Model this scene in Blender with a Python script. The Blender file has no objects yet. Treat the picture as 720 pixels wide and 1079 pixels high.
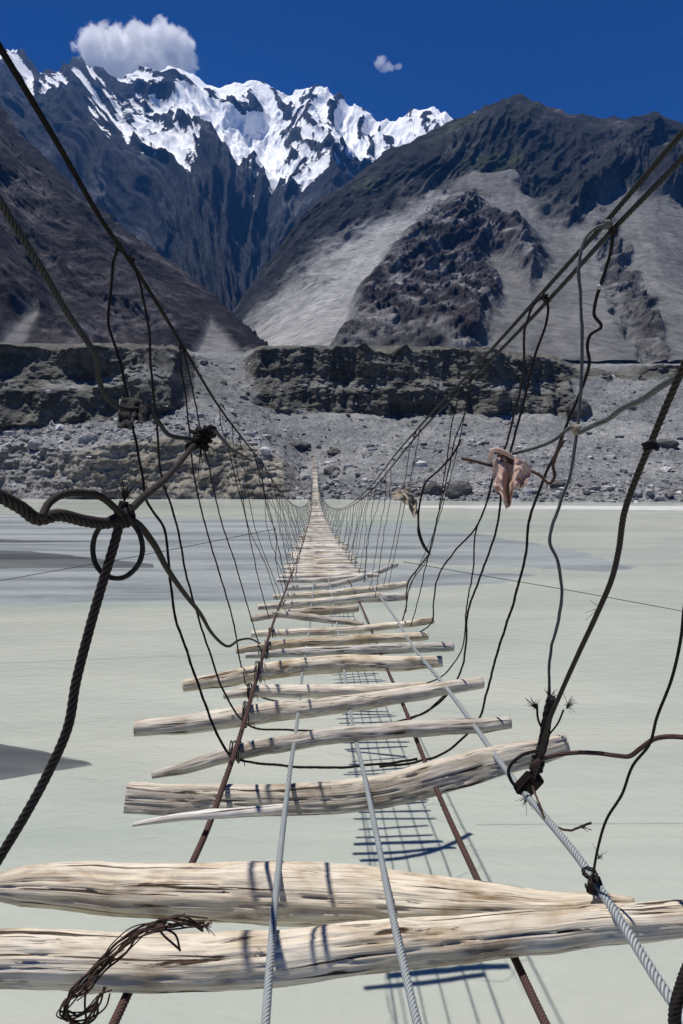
import bpy, math, random
import numpy as np
from mathutils import Vector

random.seed(7); RNG = np.random.default_rng(11)
S = bpy.context.scene
COL = S.collection
# ------------------------------------------------------------------ camera
F = 719.0; CX, CY = 360.0, 539.5; HOR = 490.0; H = 9.0
TH = math.atan((CY - HOR) / F); CT, ST = math.cos(TH), math.sin(TH)
cam = bpy.data.cameras.new('camera'); camo = bpy.data.objects.new('camera', cam); COL.objects.link(camo)
cam.sensor_fit = 'VERTICAL'; cam.sensor_height = 36.0; cam.lens = 36.0 * F / 1079.0
cam.clip_start = 0.05; cam.clip_end = 60000
camo.location = (0, 0, H); camo.rotation_euler = (math.pi / 2 - TH, 0, 0)
S.camera = camo

def ray(px, py):
    u = (px - CX) / F; v = (CY - py) / F
    return u, CT + v * ST, -ST + v * CT
def at(px, py, y):
    """the world point seen at a photo pixel, y metres ahead of the viewer"""
    u, dy, dz = ray(px, py); t = y / dy
    return (u * t, y, H + dz * t)
def deck_z(y): return H - 1.49 - 0.075 * y + 0.000424 * y * y
def deck_x(y): return 0.26 - 0.0405 * y
def half_w(y): return 0.835 + (0.52 - 0.835) * min(1.0, max(0.0, (y - 14) / 70.0))
def on_deck(px, py, off=0.0):
    u, dy, dz = ray(px, py)
    lo, hi = 0.3, 120.0
    t = 0.3
    while t < hi:
        if H + dz * t - deck_z(dy * t) - off <= 0: break
        t += 0.25
    lo, hi = t - 0.25, t
    for _ in range(30):
        m = (lo + hi) / 2
        if H + dz * m - deck_z(dy * m) - off > 0: lo = m
        else: hi = m
    return dy * lo
def on_side(px, py, off):
    """y where the ray meets the vertical sheet `off` metres beside the bridge axis"""
    u, dy, dz = ray(px, py)
    return (0.26 + off) / (u / dy + 0.0405)

# ------------------------------------------------------------------ noise
_P = np.random.default_rng(3).permutation(256).astype(np.int64); _P = np.concatenate([_P, _P, _P])
_G = np.random.default_rng(4).normal(size=(256, 3)); _G /= np.linalg.norm(_G, axis=1, keepdims=True)
def perlin(x, y, z):
    x, y, z = np.broadcast_arrays(np.asarray(x, float), np.asarray(y, float), np.asarray(z, float))
    xi, yi, zi = np.floor(x).astype(np.int64), np.floor(y).astype(np.int64), np.floor(z).astype(np.int64)
    fx, fy, fz = x - xi, y - yi, z - zi
    xi &= 255; yi &= 255; zi &= 255
    w = lambda t: t * t * t * (t * (t * 6 - 15) + 10)
    u, v, ww = w(fx), w(fy), w(fz)
    def g(a, b, c):
        h = _P[_P[_P[xi + a] + yi + b] + zi + c]; q = _G[h]
        return q[..., 0] * (fx - a) + q[..., 1] * (fy - b) + q[..., 2] * (fz - c)
    l = lambda a, b, t: a + t * (b - a)
    x00 = l(g(0, 0, 0), g(1, 0, 0), u); x10 = l(g(0, 1, 0), g(1, 1, 0), u)
    x01 = l(g(0, 0, 1), g(1, 0, 1), u); x11 = l(g(0, 1, 1), g(1, 1, 1), u)
    return l(l(x00, x10, v), l(x01, x11, v), ww) * 1.6
def fbm(x, y, z, o=5, gain=0.5, lac=2.03):
    s = 0; a = 1; n = 0
    for k in range(o):
        s = s + a * perlin(x, y, z + 7.3 * k); n += a; a *= gain; x, y, z = x * lac, y * lac, z * lac
    return s / n
def ridged(x, y, z, o=6, gain=0.55, lac=2.07):
    s = 0; a = 1; n = 0; w = 1
    for k in range(o):
        r = (1 - np.abs(perlin(x, y, z + 5.7 * k))) ** 2
        s = s + a * r * w; n += a; w = np.clip(r * 1.3, 0, 1); a *= gain; x, y, z = x * lac, y * lac, z * lac
    return s / n
def smooth(a, b, x):
    t = np.clip((x - a) / (b - a), 0, 1); return t * t * (3 - 2 * t)

# ------------------------------------------------------------------ tags
def tag(o, label=None, cat=None, group=None, kind=None):
    if label: o['label'] = label
    if cat: o['category'] = cat
    if group: o['group'] = group
    if kind: o['kind'] = kind
    return o
def link(name, me, parent=None):
    o = bpy.data.objects.new(name, me); COL.objects.link(o)
    if parent: o.parent = parent
    return o

class MB:
    """collects tubes into one mesh, with UVs measured along and around them"""
    def __init__(s): s.v = []; s.f = []; s.uv = []; s.n = 0
    def add(s, v, f, uv):
        v = np.asarray(v); f = np.asarray(f) + s.n
        s.v.append(v); s.f.append(f); s.uv.append(np.asarray(uv)); s.n += len(v)
    def build(s, name, mat, parent=None, origin=None, smooth=True):
        V = np.concatenate(s.v); Fc = np.concatenate(s.f); UV = np.concatenate(s.uv)
        if origin is None: origin = V[0] if parent is None else np.zeros(3)
        origin = np.asarray(origin, float)
        me = bpy.data.meshes.new(name)
        me.from_pydata((V - origin).tolist(), [], [[a for i, a in enumerate(q) if a not in q[:i]] for q in Fc.tolist()])
        uvl = me.uv_layers.new(name='UVMap')
        li = np.empty(len(me.loops), dtype=np.int32); me.loops.foreach_get('vertex_index', li)
        uvl.data.foreach_set('uv', UV[li].astype(np.float32).ravel())
        if smooth: me.polygons.foreach_set('use_smooth', [True] * len(me.polygons))
        me.materials.append(mat); me.update()
        o = link(name, me, parent)
        if parent is None: o.location = origin
        else: o.matrix_parent_inverse = parent_inv(parent)
        return o
def parent_inv(p):
    from mathutils import Matrix
    return Matrix.Translation(-Vector(p.location))

def spline(pts, step):
    """Catmull-Rom through 3-D points; step(p) gives the wanted spacing"""
    P = np.asarray(pts, float)
    if len(P) == 2: P = np.array([P[0], (P[0] + P[1]) / 2, P[1]])
    Q = np.vstack([2 * P[0] - P[1], P, 2 * P[-1] - P[-2]])
    out = []
    for i in range(1, len(Q) - 2):
        p0, p1, p2, p3 = Q[i - 1], Q[i], Q[i + 1], Q[i + 2]
        # centripetal-like tangents to stop overshoot on uneven spacing
        d0, d1, d2 = (max(np.linalg.norm(a - b), 1e-6) for a, b in ((p1, p0), (p2, p1), (p3, p2)))
        m1 = d1 * ((p1 - p0) / d0 * d1 + (p2 - p1) / d1 * d0) / (d0 + d1)
        m2 = d1 * ((p2 - p1) / d1 * d2 + (p3 - p2) / d2 * d1) / (d1 + d2)
        n = max(2, int(math.ceil(d1 / step((p1 + p2) / 2))))
        n = min(n, 2500)
        t = np.linspace(0, 1, n, endpoint=False)[:, None]
        out.append((2*t**3 - 3*t**2 + 1) * p1 + (t**3 - 2*t**2 + t) * m1 + (-2*t**3 + 3*t**2) * p2 + (t**3 - t**2) * m2)
    out.append(P[-1:])
    return np.vstack(out)

def frames(P):
    T = np.gradient(P, axis=0); T /= np.linalg.norm(T, axis=1, keepdims=True) + 1e-12
    a = np.array([0, 0, 1.0]) if abs(T[0][2]) < 0.9 else np.array([1.0, 0, 0])
    n = np.cross(T[0], a); n /= np.linalg.norm(n); N = [n]
    for i in range(1, len(P)):
        n = N[-1] - T[i] * np.dot(N[-1], T[i]); n /= np.linalg.norm(n) + 1e-12; N.append(n)
    N = np.array(N); return T, N, np.cross(T, N)

def tube(mb, P, R, sides=8, lobes=0, pitch=0.1, depth=0.22, rough=0.0, seed=0.0, cap=True, shape=None):
    P = np.asarray(P); n = len(P)
    R = np.broadcast_to(np.asarray(R, float), (n,)).copy()
    T, N, B = frames(P)
    L = np.concatenate([[0], np.cumsum(np.linalg.norm(np.diff(P, axis=0), axis=1))])
    ph = np.linspace(0, 2 * math.pi, sides, endpoint=False)
    A, LL = np.meshgrid(ph, L)
    r = np.ones_like(A)
    if lobes:
        tw = LL / pitch * 2 * math.pi
        r = 1 - depth * (1 - np.abs(np.cos((A - tw) * lobes / 2)) ** 0.8)
    if rough:
        r = r * (1 + rough * fbm(np.cos(A) * 1.1 + seed, np.sin(A) * 1.1, LL * 2.2 / max(R.max() * 10, 0.03), 4))
    if shape is not None: r = r * shape(A, LL)
    RR = R[:, None] * r
    V = P[:, None, :] + RR[..., None] * (np.cos(A)[..., None] * N[:, None, :] + np.sin(A)[..., None] * B[:, None, :])
    V = V.reshape(-1, 3)
    vv = np.minimum(A, 2 * math.pi - A) / math.pi * 0.5 * max(R.mean(), 1e-4) * 6.283
    if lobes: vv = np.abs(np.cos((A - LL / pitch * 2 * math.pi) * lobes / 2))      # 0 in the groove between two strands, 1 on a strand
    elif shape is None: vv = np.ones_like(A)
    uv = np.stack([LL + seed, vv], -1).reshape(-1, 2)
    i = np.arange(n - 1)[:, None] * sides; j = np.arange(sides)[None, :]; k = (j + 1) % sides
    Fq = np.stack([i + j, i + k, i + sides + k, i + sides + j], -1).reshape(-1, 4)
    if cap:
        V = np.vstack([V, P[:1], P[-1:]]); uv = np.vstack([uv, [[seed, 0]], [[L[-1] + seed, 0]]])
        c0, c1 = n * sides, n * sides + 1; jj = np.arange(sides); kk = (jj + 1) % sides
        b = (n - 1) * sides
        Fq = np.vstack([Fq, np.stack([np.full(sides, c0), kk, jj, jj], -1), np.stack([np.full(sides, c1), b + jj, b + kk, b + kk], -1)])
    mb.add(V, Fq, uv)

# ------------------------------------------------------------------ materials
def mat_new(name):
    m = bpy.data.materials.new(name); m.use_nodes = True
    nt = m.node_tree; b = nt.nodes['Principled BSDF']
    return m, nt, b
def nd(nt, t, **k):
    n = nt.nodes.new(t)
    for a, v in k.items():
        if a in n.inputs.keys() if isinstance(a, str) else False: n.inputs[a].default_value = v
        else: setattr(n, a, v)
    return n
def noise(nt, vec, scale, detail=6, rough=0.6, dist=0.0):
    n = nt.nodes.new('ShaderNodeTexNoise'); n.inputs['Scale'].default_value = scale
    n.inputs['Detail'].default_value = detail; n.inputs['Roughness'].default_value = rough; n.inputs['Distortion'].default_value = dist
    if vec is not None: nt.links.new(vec, n.inputs['Vector'])
    return n.outputs['Fac']
def ramp(nt, fac, stops):
    r = nt.nodes.new('ShaderNodeValToRGB'); nt.links.new(fac, r.inputs['Fac'])
    e = r.color_ramp.elements
    while len(e) < len(stops): e.new(0.5)
    for q, (p, c) in zip(e, stops):
        q.position = p; q.color = (c[0], c[1], c[2], 1) if not isinstance(c, (int, float)) else (c, c, c, 1)
    return r.outputs['Color']
def mixc(nt, a, b, fac, mode='MIX'):
    m = nt.nodes.new('ShaderNodeMix'); m.data_type = 'RGBA'; m.blend_type = mode
    for s, v in ((m.inputs[0], fac), (m.inputs[6], a), (m.inputs[7], b)):
        if isinstance(v, bpy.types.NodeSocket): nt.links.new(v, s)
        else: s.default_value = v if isinstance(v, (int, float)) else (*v, 1)
    return m.outputs[2]
def mapping(nt, src, scale):
    tc = nt.nodes.new('ShaderNodeTexCoord'); m = nt.nodes.new('ShaderNodeMapping')
    m.inputs['Scale'].default_value = scale; nt.links.new(tc.outputs[src], m.inputs['Vector']); return m.outputs['Vector']
def bump(nt, b, h, strength, dist):
    n = nt.nodes.new('ShaderNodeBump'); n.inputs['Strength'].default_value = strength; n.inputs['Distance'].default_value = dist
    nt.links.new(h, n.inputs['Height']); nt.links.new(n.outputs['Normal'], b.inputs['Normal']); return n

def wood_material(name, pale, mid, dark, warm):
    m, nt, b = mat_new(name)
    oi = nt.nodes.new('ShaderNodeObjectInfo')
    fine = mapping(nt, 'UV', (3.0, 90.0, 1)); mid_v = mapping(nt, 'UV', (1.4, 26.0, 1)); blot = mapping(nt, 'UV', (3.2, 7.0, 1))
    n1 = noise(nt, fine, 1.0, 7, 0.65, 0.4); n2 = noise(nt, mid_v, 1.0, 6, 0.6, 0.8); n3 = noise(nt, blot, 1.0, 5, 0.6, 0.5)
    c = ramp(nt, n3, [(0.30, warm), (0.46, mid), (0.62, pale)])
    g = ramp(nt, n1, [(0.32, 0.42), (0.5, 0.9), (0.7, 1.0)])
    c = mixc(nt, c, g, 0.85, 'MULTIPLY')
    crack = ramp(nt, n2, [(0.345, 0.0), (0.385, 1.0)])          # long drying cracks
    crack2 = ramp(nt, noise(nt, mapping(nt, 'UV', (0.9, 45.0, 1)), 1.3, 3, 0.5, 1.2), [(0.33, 0.0), (0.345, 1.0)])
    c = mixc(nt, dark, c, crack); c = mixc(nt, dark, c, crack2)
    tint = nt.nodes.new('ShaderNodeHueSaturation'); nt.links.new(c, tint.inputs['Color'])
    mr = nt.nodes.new('ShaderNodeMapRange'); nt.links.new(oi.outputs['Random'], mr.inputs['Value'])
    mr.inputs['To Min'].default_value = 0.70; mr.inputs['To Max'].default_value = 1.1
    nt.links.new(mr.outputs[0], tint.inputs['Value'])
    fr = nt.nodes.new('ShaderNodeMath'); fr.operation = 'MULTIPLY'; fr.inputs[1].default_value = 13.7; nt.links.new(oi.outputs['Random'], fr.inputs[0])
    fr2 = nt.nodes.new('ShaderNodeMath'); fr2.operation = 'FRACT'; nt.links.new(fr.outputs[0], fr2.inputs[0])
    ms = nt.nodes.new('ShaderNodeMapRange'); nt.links.new(fr2.outputs[0], ms.inputs['Value']); ms.inputs['To Min'].default_value = 0.55; ms.inputs['To Max'].default_value = 1.3
    nt.links.new(ms.outputs[0], tint.inputs['Saturation'])
    nt.links.new(tint.outputs['Color'], b.inputs['Base Color'])
    b.inputs['Roughness'].default_value = 0.85; b.inputs['Specular IOR Level'].default_value = 0.25
    h = nt.nodes.new('ShaderNodeMath'); h.operation = 'MULTIPLY_ADD'; nt.links.new(crack, h.inputs[0]); h.inputs[1].default_value = 1.2
    nt.links.new(n1, h.inputs[2])
    h2 = nt.nodes.new('ShaderNodeMath'); h2.operation = 'ADD'; nt.links.new(h.outputs[0], h2.inputs[0]); nt.links.new(crack2, h2.inputs[1])
    bump(nt, b, h2.outputs[0], 0.9, 0.006)
    return m
WOOD = wood_material('weathered_wood', (0.80, 0.72, 0.595), (0.66, 0.57, 0.445), (0.075, 0.05, 0.032), (0.40, 0.30, 0.20))
WOODFAR = wood_material('bleached_wood', (0.74, 0.68, 0.57), (0.62, 0.55, 0.45), (0.16, 0.12, 0.085), (0.40, 0.33, 0.24))

def rope_material(name, c1, c2, rough, metal, scale=60):
    m, nt, b = mat_new(name)
    v = mapping(nt, 'UV', (1, 4, 1))
    n = noise(nt, v, 9, 5, 0.65); n2 = noise(nt, v, scale, 4, 0.6)
    c = ramp(nt, n, [(0.35, c1), (0.62, c2)])
    g = ramp(nt, n2, [(0.3, 0.55), (0.6, 1.0)])
    tcu = nt.nodes.new('ShaderNodeTexCoord'); sx = nt.nodes.new('ShaderNodeSeparateXYZ'); nt.links.new(tcu.outputs['UV'], sx.inputs[0])
    groove_shade = ramp(nt, sx.outputs['Y'], [(0.22, 0.13), (0.8, 1.0)])                 # groove shade put into the colour so the strand twist shows
    nt.links.new(mixc(nt, mixc(nt, c, g, 0.8, 'MULTIPLY'), groove_shade, 1.0, 'MULTIPLY'), b.inputs['Base Color'])
    b.inputs['Roughness'].default_value = rough; b.inputs['Metallic'].default_value = metal; b.inputs['Specular IOR Level'].default_value = 0.5 if metal > 0.15 else 0.12
    bump(nt, b, n2, 0.5, 0.002)
    return m
SILVER = rope_material('galvanised_cable', (0.27, 0.30, 0.30), (0.55, 0.59, 0.59), 0.55, 0.2)
RUST = rope_material('rusty_cable', (0.085, 0.048, 0.04), (0.15, 0.09, 0.08), 0.75, 0.15)
DARK = rope_material('dark_cable', (0.014, 0.011, 0.010), (0.036, 0.028, 0.026), 0.7, 0.1)
GREY = rope_material('dull_grey_cable', (0.03, 0.03, 0.03), (0.07, 0.07, 0.068), 0.7, 0.1)
STEEL = rope_material('worn_steel_cable', (0.075, 0.08, 0.08), (0.15, 0.155, 0.155), 0.6, 0.3)
BLACK = rope_material('black_cable', (0.006, 0.005, 0.005), (0.014, 0.012, 0.011), 0.8, 0.0)  # near-black base colour carries the vignette dimness of the left hand cable
OILY = rope_material('oily_cable', (0.028, 0.022, 0.020), (0.075, 0.058, 0.05), 0.6, 0.1)
BROWN = rope_material('brown_twine', (0.06, 0.035, 0.025), (0.12, 0.075, 0.055), 0.85, 0.0)

def cloth_material(name, c1, c2, sss=False):
    m, nt, b = mat_new(name)
    v = mapping(nt, 'UV', (1, 1, 1))
    n = noise(nt, v, 14, 5, 0.6); w = noise(nt, v, 260, 2, 0.5)
    nt.links.new(ramp(nt, n, [(0.35, c1), (0.62, c2)]), b.inputs['Base Color'])
    b.inputs['Roughness'].default_value = 0.95; b.inputs['Specular IOR Level'].default_value = 0.1
    bump(nt, b, w, 0.5, 0.002)
    tr = nt.nodes.new('ShaderNodeBsdfTranslucent'); tr.inputs['Color'].default_value = (*c2, 1); mx = nt.nodes.new('ShaderNodeMixShader'); mx.inputs[0].default_value = 0.3   # thin cloth lets light through
    nt.links.new(b.outputs[0], mx.inputs[1]); nt.links.new(tr.outputs[0], mx.inputs[2]); nt.links.new(mx.outputs[0], nt.nodes['Material Output'].inputs['Surface']); return m
PINK = cloth_material('faded_pink_cloth', (0.50, 0.33, 0.27), (0.72, 0.55, 0.47))
BLACKRAG = cloth_material('dirty_dark_cloth', (0.035, 0.034, 0.032), (0.085, 0.08, 0.075))
TAN = cloth_material('tan_cloth', (0.28, 0.23, 0.17), (0.44, 0.39, 0.32))
WHITEHEM = cloth_material('pale_hem', (0.4, 0.4, 0.38), (0.55, 0.54, 0.5))

def terrain_material(name, fine, bumpd, bs=0.6, contrast=0.6, veins=0.0, snow=False):
    m, nt, b = mat_new(name)
    at_ = nt.nodes.new('ShaderNodeAttribute'); at_.attribute_name = 'rock'
    v = mapping(nt, 'Object', (1, 1, 1)); vd = None
    tcr = nt.nodes.new('ShaderNodeTexCoord'); mr_ = nt.nodes.new('ShaderNodeMapping'); mr_.inputs['Rotation'].default_value = (0, 0.7, 0); mr_.inputs['Scale'].default_value = (1, 1, 2.0)
    nt.links.new(tcr.outputs['Object'], mr_.inputs['Vector']); vd = mr_.outputs['Vector']
    n1 = noise(nt, v, fine, 8, 0.7, 0.3); n2 = noise(nt, v, fine * 0.22, 6, 0.6, 0.5)
    g = ramp(nt, n1, [(0.28, 1 - contrast), (0.5, 0.95), (0.72, 1.35)])
    g2 = ramp(nt, n2, [(0.3, 0.75), (0.65, 1.15)])
    c = mixc(nt, mixc(nt, at_.outputs['Color'], g, 1.0, 'MULTIPLY'), g2, 1.0, 'MULTIPLY')
    if veins:
        nv = noise(nt, vd, fine * 0.35, 9, 0.68, 1.2)
        vc = mixc(nt, c, ramp(nt, nv, [(0.36, 1 - veins), (0.5, 0.9), (0.64, 1 + veins * 1.3)]), 1.0, 'MULTIPLY')
        c = vc if snow else mixc(nt, c, vc, at_.outputs['Alpha'])
    if snow:
        m2 = nt.nodes.new('ShaderNodeMapping'); m2.inputs['Rotation'].default_value = (0, 0.75, 0); m2.inputs['Scale'].default_value = (0.55, 0.6, 1.9)
        nt.links.new(tcr.outputs['Object'], m2.inputs['Vector']); vd2 = m2.outputs['Vector']
        ns = noise(nt, vd2, 0.0075, 12, 0.74, 0.9)
        ad = nt.nodes.new('ShaderNodeMath'); ad.operation = 'MULTIPLY_ADD'; nt.links.new(ns, ad.inputs[0]); ad.inputs[1].default_value = 2.2; nt.links.new(at_.outputs['Alpha'], ad.inputs[2])
        sf = ramp(nt, ad.outputs[0], [(0.0, 0), (1.0, 1)]); mr2 = nt.nodes.new('ShaderNodeMapRange'); nt.links.new(ad.outputs[0], mr2.inputs['Value'])
        mr2.inputs['From Min'].default_value = 1.46; mr2.inputs['From Max'].default_value = 1.58
        c = mixc(nt, c, (0.9, 0.91, 0.92), mr2.outputs[0])
    nt.links.new(c, b.inputs['Base Color'])
    b.inputs['Roughness'].default_value = 0.95; b.inputs['Specular IOR Level'].default_value = 0.1
    bump(nt, b, n1, bs, bumpd); return m
M_BANK = terrain_material('bank_rubble', 0.9, 0.5, 0.8, 0.6)
M_NEAR = terrain_material('mountain_rock', 0.045, 11, 0.7, 0.6, 0.65)
M_FAR = terrain_material('snow_and_rock', 0.02, 14, 0.3, 0.4, 0.4, True)

# ------------------------------------------------------------------ terrain sheets
def sheet(name, X, Y, Z, colr, mat, kind='structure', smooth_=True):
    r, c = X.shape
    V = np.stack([X, Y, Z], -1).reshape(-1, 3)
    i = np.arange(r - 1)[:, None] * c; j = np.arange(c - 1)[None, :]
    Fq = np.stack([i + j, i + j + 1, i + c + j + 1, i + c + j], -1).reshape(-1, 4)
    me = bpy.data.meshes.new(name)
    me.vertices.add(len(V)); me.vertices.foreach_set('co', V.astype(np.float32).ravel())
    me.loops.add(Fq.size); me.loops.foreach_set('vertex_index', Fq.astype(np.int32).ravel())
    me.polygons.add(len(Fq)); me.polygons.foreach_set('loop_start', np.arange(0, Fq.size, 4, dtype=np.int32))
    me.polygons.foreach_set('use_smooth', np.full(len(Fq), smooth_))
    me.update(calc_edges=True)
    if colr is not None:
        a = me.color_attributes.new('rock', 'FLOAT_COLOR', 'POINT')
        a.data.foreach_set('color', (colr.reshape(-1, 4) if colr.shape[-1] == 4 else np.concatenate([colr.reshape(-1, 3), np.ones((len(V), 1))], 1)).astype(np.float32).ravel())
    me.materials.append(mat)
    o = link(name, me)
    if kind: o['kind'] = kind
    return o

def columns(cols, xs, rows_per):
    """cols: {px: [(y, py), ...]} same count each; gives grids of photo column, distance, row and knot parameter"""
    keys = sorted(cols); K = len(cols[keys[0]])
    kn = np.array([cols[k] for k in keys], float)          # (C, K, 2)
    D = np.stack([np.interp(xs, keys, kn[:, k, 0]) for k in range(K)], 0) * 1.125
    PY = np.stack([np.interp(xs, keys, kn[:, k, 1]) for k in range(K)], 0)
    Zk = H + D * (-ST + (CY - PY) / F * CT) / (CT + (CY - PY) / F * ST)
    d, z, par = [], [], []
    for k in range(K - 1):
        t = np.linspace(0, 1, rows_per[k], endpoint=(k == K - 2))[:, None]
        d.append(D[k] + (D[k + 1] - D[k]) * t); z.append(Zk[k] + (Zk[k + 1] - Zk[k]) * t); par.append(np.broadcast_to(k + t, (len(t), len(xs))))
    d, z, par = np.vstack(d), np.vstack(z), np.vstack(par)
    px = np.broadcast_to(xs, d.shape)
    # world x of a photo column at distance d and height z
    dc = d * CT - (z - H) * ST
    return px, d, z, par, (px - CX) / F * dc
def rowof(d, z):
    v = ((z - H) * CT + d * ST) / (d * CT - (z - H) * ST); return CY - F * v
def slope_of(X, Y, Z):
    a = np.stack([np.gradient(X, axis=1), np.gradient(Y, axis=1), np.gradient(Z, axis=1)], -1)
    b = np.stack([np.gradient(X, axis=0), np.gradient(Y, axis=0), np.gradient(Z, axis=0)], -1)
    n = np.cross(a, b); n /= np.linalg.norm(n, axis=-1, keepdims=True) + 1e-12
    return np.abs(n[..., 2]), n
def lerp3(a, b, t): return np.asarray(a) + (np.asarray(b) - np.asarray(a)) * t[..., None]

# ---- far river bank: shore, lower cliff, rubble apron, terrace cliff, terrace
def kn(*p): return list(p)
left_c  = kn((150, 545), (160, 525), (169, 472), (178, 461), (183, 452), (187, 412), (194, 399), (197, 365), (330, 362), (720, 372))
bank_cols = {
 -260: left_c, 40: left_c,
 90:  kn((150, 545), (160, 526), (164, 474), (176, 456), (185, 447), (189, 410), (196, 399), (199, 366), (330, 363), (720, 372)),
 150: kn((150, 545), (160, 526), (168, 464), (178, 452), (188, 441), (193, 402), (198, 384), (201, 367), (330, 364), (720, 372)),
 186: kn((150, 545), (160, 526), (168, 462), (181, 448), (196, 432), (202, 404), (212, 384), (220, 370), (340, 366), (720, 373)),
 205: kn((150, 545), (160, 526), (168, 462), (186, 442), (215, 422), (232, 404), (250, 386), (262, 375), (360, 372), (720, 374)),
 240: kn((150, 545), (160, 526), (169, 465), (190, 446), (228, 421), (250, 402), (272, 386), (292, 377), (380, 373), (720, 374)),
 258: kn((150, 545), (160, 526), (170, 470), (195, 450), (228, 425), (246, 408), (262, 393), (280, 376), (380, 372), (720, 374)),
 274: kn((150, 545), (160, 526), (170, 474), (198, 452), (232, 430), (237, 410), (243, 394), (250, 368), (380, 365), (720, 373)),
 300: kn((150, 545), (160, 527), (171, 484), (199, 470), (234, 434), (238, 410), (243, 396), (247, 366), (380, 365), (720, 373)),
 318: kn((150, 545), (159, 527), (174, 500), (197, 487), (235, 434), (238, 410), (243, 396), (247, 366), (380, 365), (720, 373)),
 350: kn((150, 545), (158, 527), (170, 507), (198, 484), (236, 436), (239, 411), (244, 398), (248, 366), (380, 365), (720, 373)),
 420: kn((146, 545), (154, 528), (166, 505), (195, 474), (238, 440), (241, 412), (247, 400), (251, 367), (390, 365), (720, 373)),
 500: kn((142, 545), (150, 529), (163, 506), (195, 473), (242, 437), (246, 414), (252, 401), (256, 370), (390, 367), (720, 374)),
 580: kn((140, 545), (147, 530), (160, 509), (195, 476), (246, 437), (251, 414), (258, 399), (264, 377), (400, 374), (720, 378)),
 604: kn((140, 545), (147, 530), (160, 510), (195, 478), (248, 445), (256, 420), (268, 400), (280, 388), (420, 384), (720, 384)),
 650: kn((140, 545), (146, 531), (160, 511), (195, 481), (242, 445), (258, 420), (280, 400), (290, 387), (420, 384), (720, 384)),
 980: kn((140, 545), (146, 531), (160, 511), (195, 481), (242, 445), (258, 420), (280, 400), (290, 386), (420, 384), (720, 384)),
}
xs = np.linspace(-260, 980, 1050)
px, d, z, par, X = columns(bank_cols, xs, [8, 60, 34, 60, 46, 26, 50, 14, 10])
Y = d.copy(); Z = z.copy()
# cliff faces: strata and gullies push the face in and out
faceL = smooth(0.95, 1.15, par) * (1 - smooth(1.95, 2.2, par)) * (1 - smooth(285, 330, px))
gap = smooth(188, 206, px + 6 * fbm(X * 0.08, Y * 0.08, 2.0, 3)) * (1 - smooth(258, 276, px + 6 * fbm(X * 0.08, Y * 0.08, 5.0, 3)))
gap = np.maximum(gap, smooth(596, 612, px) * (1 - smooth(5.9, 6.3, par)))
faceU = smooth(3.95, 4.1, par) * (1 - smooth(7.0, 7.3, par)) * (1 - 0.92 * gap)
big = fbm(X * 0.055, Z * 0.02, d * 0.02, 4)
det = fbm(X * 0.22, Y * 0.22, Z * 0.28, 5, 0.6)
strata = fbm(X * 0.012, 0 * X, Z * 0.55, 4, 0.6)
gully = ridged(X * 0.07, Z * 0.012, d * 0.03, 4)
Y += faceL * (big * 5 + det * 3.2 + strata * 0.7 - (gully - 0.5) * 4)
rnd = fbm(X * 0.030, Z * 0.03, d * 0.02, 3)
Y += faceU * (big * 10 + rnd * 14 + det * 3.0 + strata * 0.6 - (gully - 0.5) * 8)
scree = (1 - faceL) * (1 - faceU) * smooth(0.9, 1.2, par) * (1 - smooth(7.2, 8, par))
rub = ridged(X * 0.16, Y * 0.16, Z * 0.16, 5)
Z += scree * (fbm(X * 0.05, Y * 0.05, 3.3, 4) * 2.2 + det * 0.9 + (rub - 0.45) * 1.1)
Z += (faceL + faceU) * det * 0.5
notch = smooth(0.05, 0.5, fbm(X * 0.045, 0 * X, 6.6, 4))
Z += smooth(6.0, 7.0, par) * (fbm(X * 0.05, Y * 0.05, 9.1, 5) * 2.4 - notch * 4.5 * (1 - smooth(7.3, 7.9, par)))
# keep the ground clear of the bridge's last metres
near_b = np.exp(-((X - (0.26 - 0.0405 * Y)) / 3.0) ** 2) * smooth(168, 185, Y) * (1 - smooth(224, 226, Y))
zb = H - 1.49 - 0.075 * Y + 0.000424 * Y * Y - 0.9
Z = np.where(Z > zb, Z + (zb - Z) * near_b, Z)
nz, nrm = slope_of(X, Y, Z)
steep = 1 - smooth(0.42, 0.74, nz + 0.10 * fbm(X * 0.3, Y * 0.3, Z * 0.3, 3))
steep = np.maximum(steep, 0.92 * faceL * smooth(60, 95, px + 20 * big)); steep = np.maximum(steep, 0.9 * smooth(6.8, 7.0, par) * (1 - gap) * (1 - smooth(600, 620, px)))
steep = np.maximum(steep, 0.85 * faceU * (1 - smooth(5.0, 5.2, par) * (1 - smooth(5.8, 6.0, par)) * 0.8 * smooth(-0.05, 0.25, fbm(X * 0.035, Y * 0.03, 1.7, 4))))
tone = fbm(X * 0.03, Y * 0.03, Z * 0.05, 5)
speck = smooth(0.18, 0.42, fbm(X * 1.1, Y * 1.1, Z * 1.1, 3))
c_scree = lerp3((0.165, 0.17, 0.175), (0.255, 0.258, 0.258), smooth(-0.35, 0.4, tone + 0.5 * det))
c_cliff = lerp3((0.055, 0.054, 0.046), (0.14, 0.135, 0.115), smooth(-0.35, 0.4, 0.5 * strata + 1.0 * det))
c_lower = lerp3((0.15, 0.135, 0.105), (0.33, 0.30, 0.245), smooth(-0.4, 0.4, det + 0.4 * tone))
c_cliff = c_cliff + (c_lower - c_cliff) * ((1 - smooth(2.1, 2.6, par)))[..., None]
colr = c_scree + (c_cliff - c_scree) * steep[..., None]
colr = colr + (np.array((0.5, 0.49, 0.46)) - colr) * (speck * 0.35 * (1 - smooth(3.2, 4.2, par)))[..., None]
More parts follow.
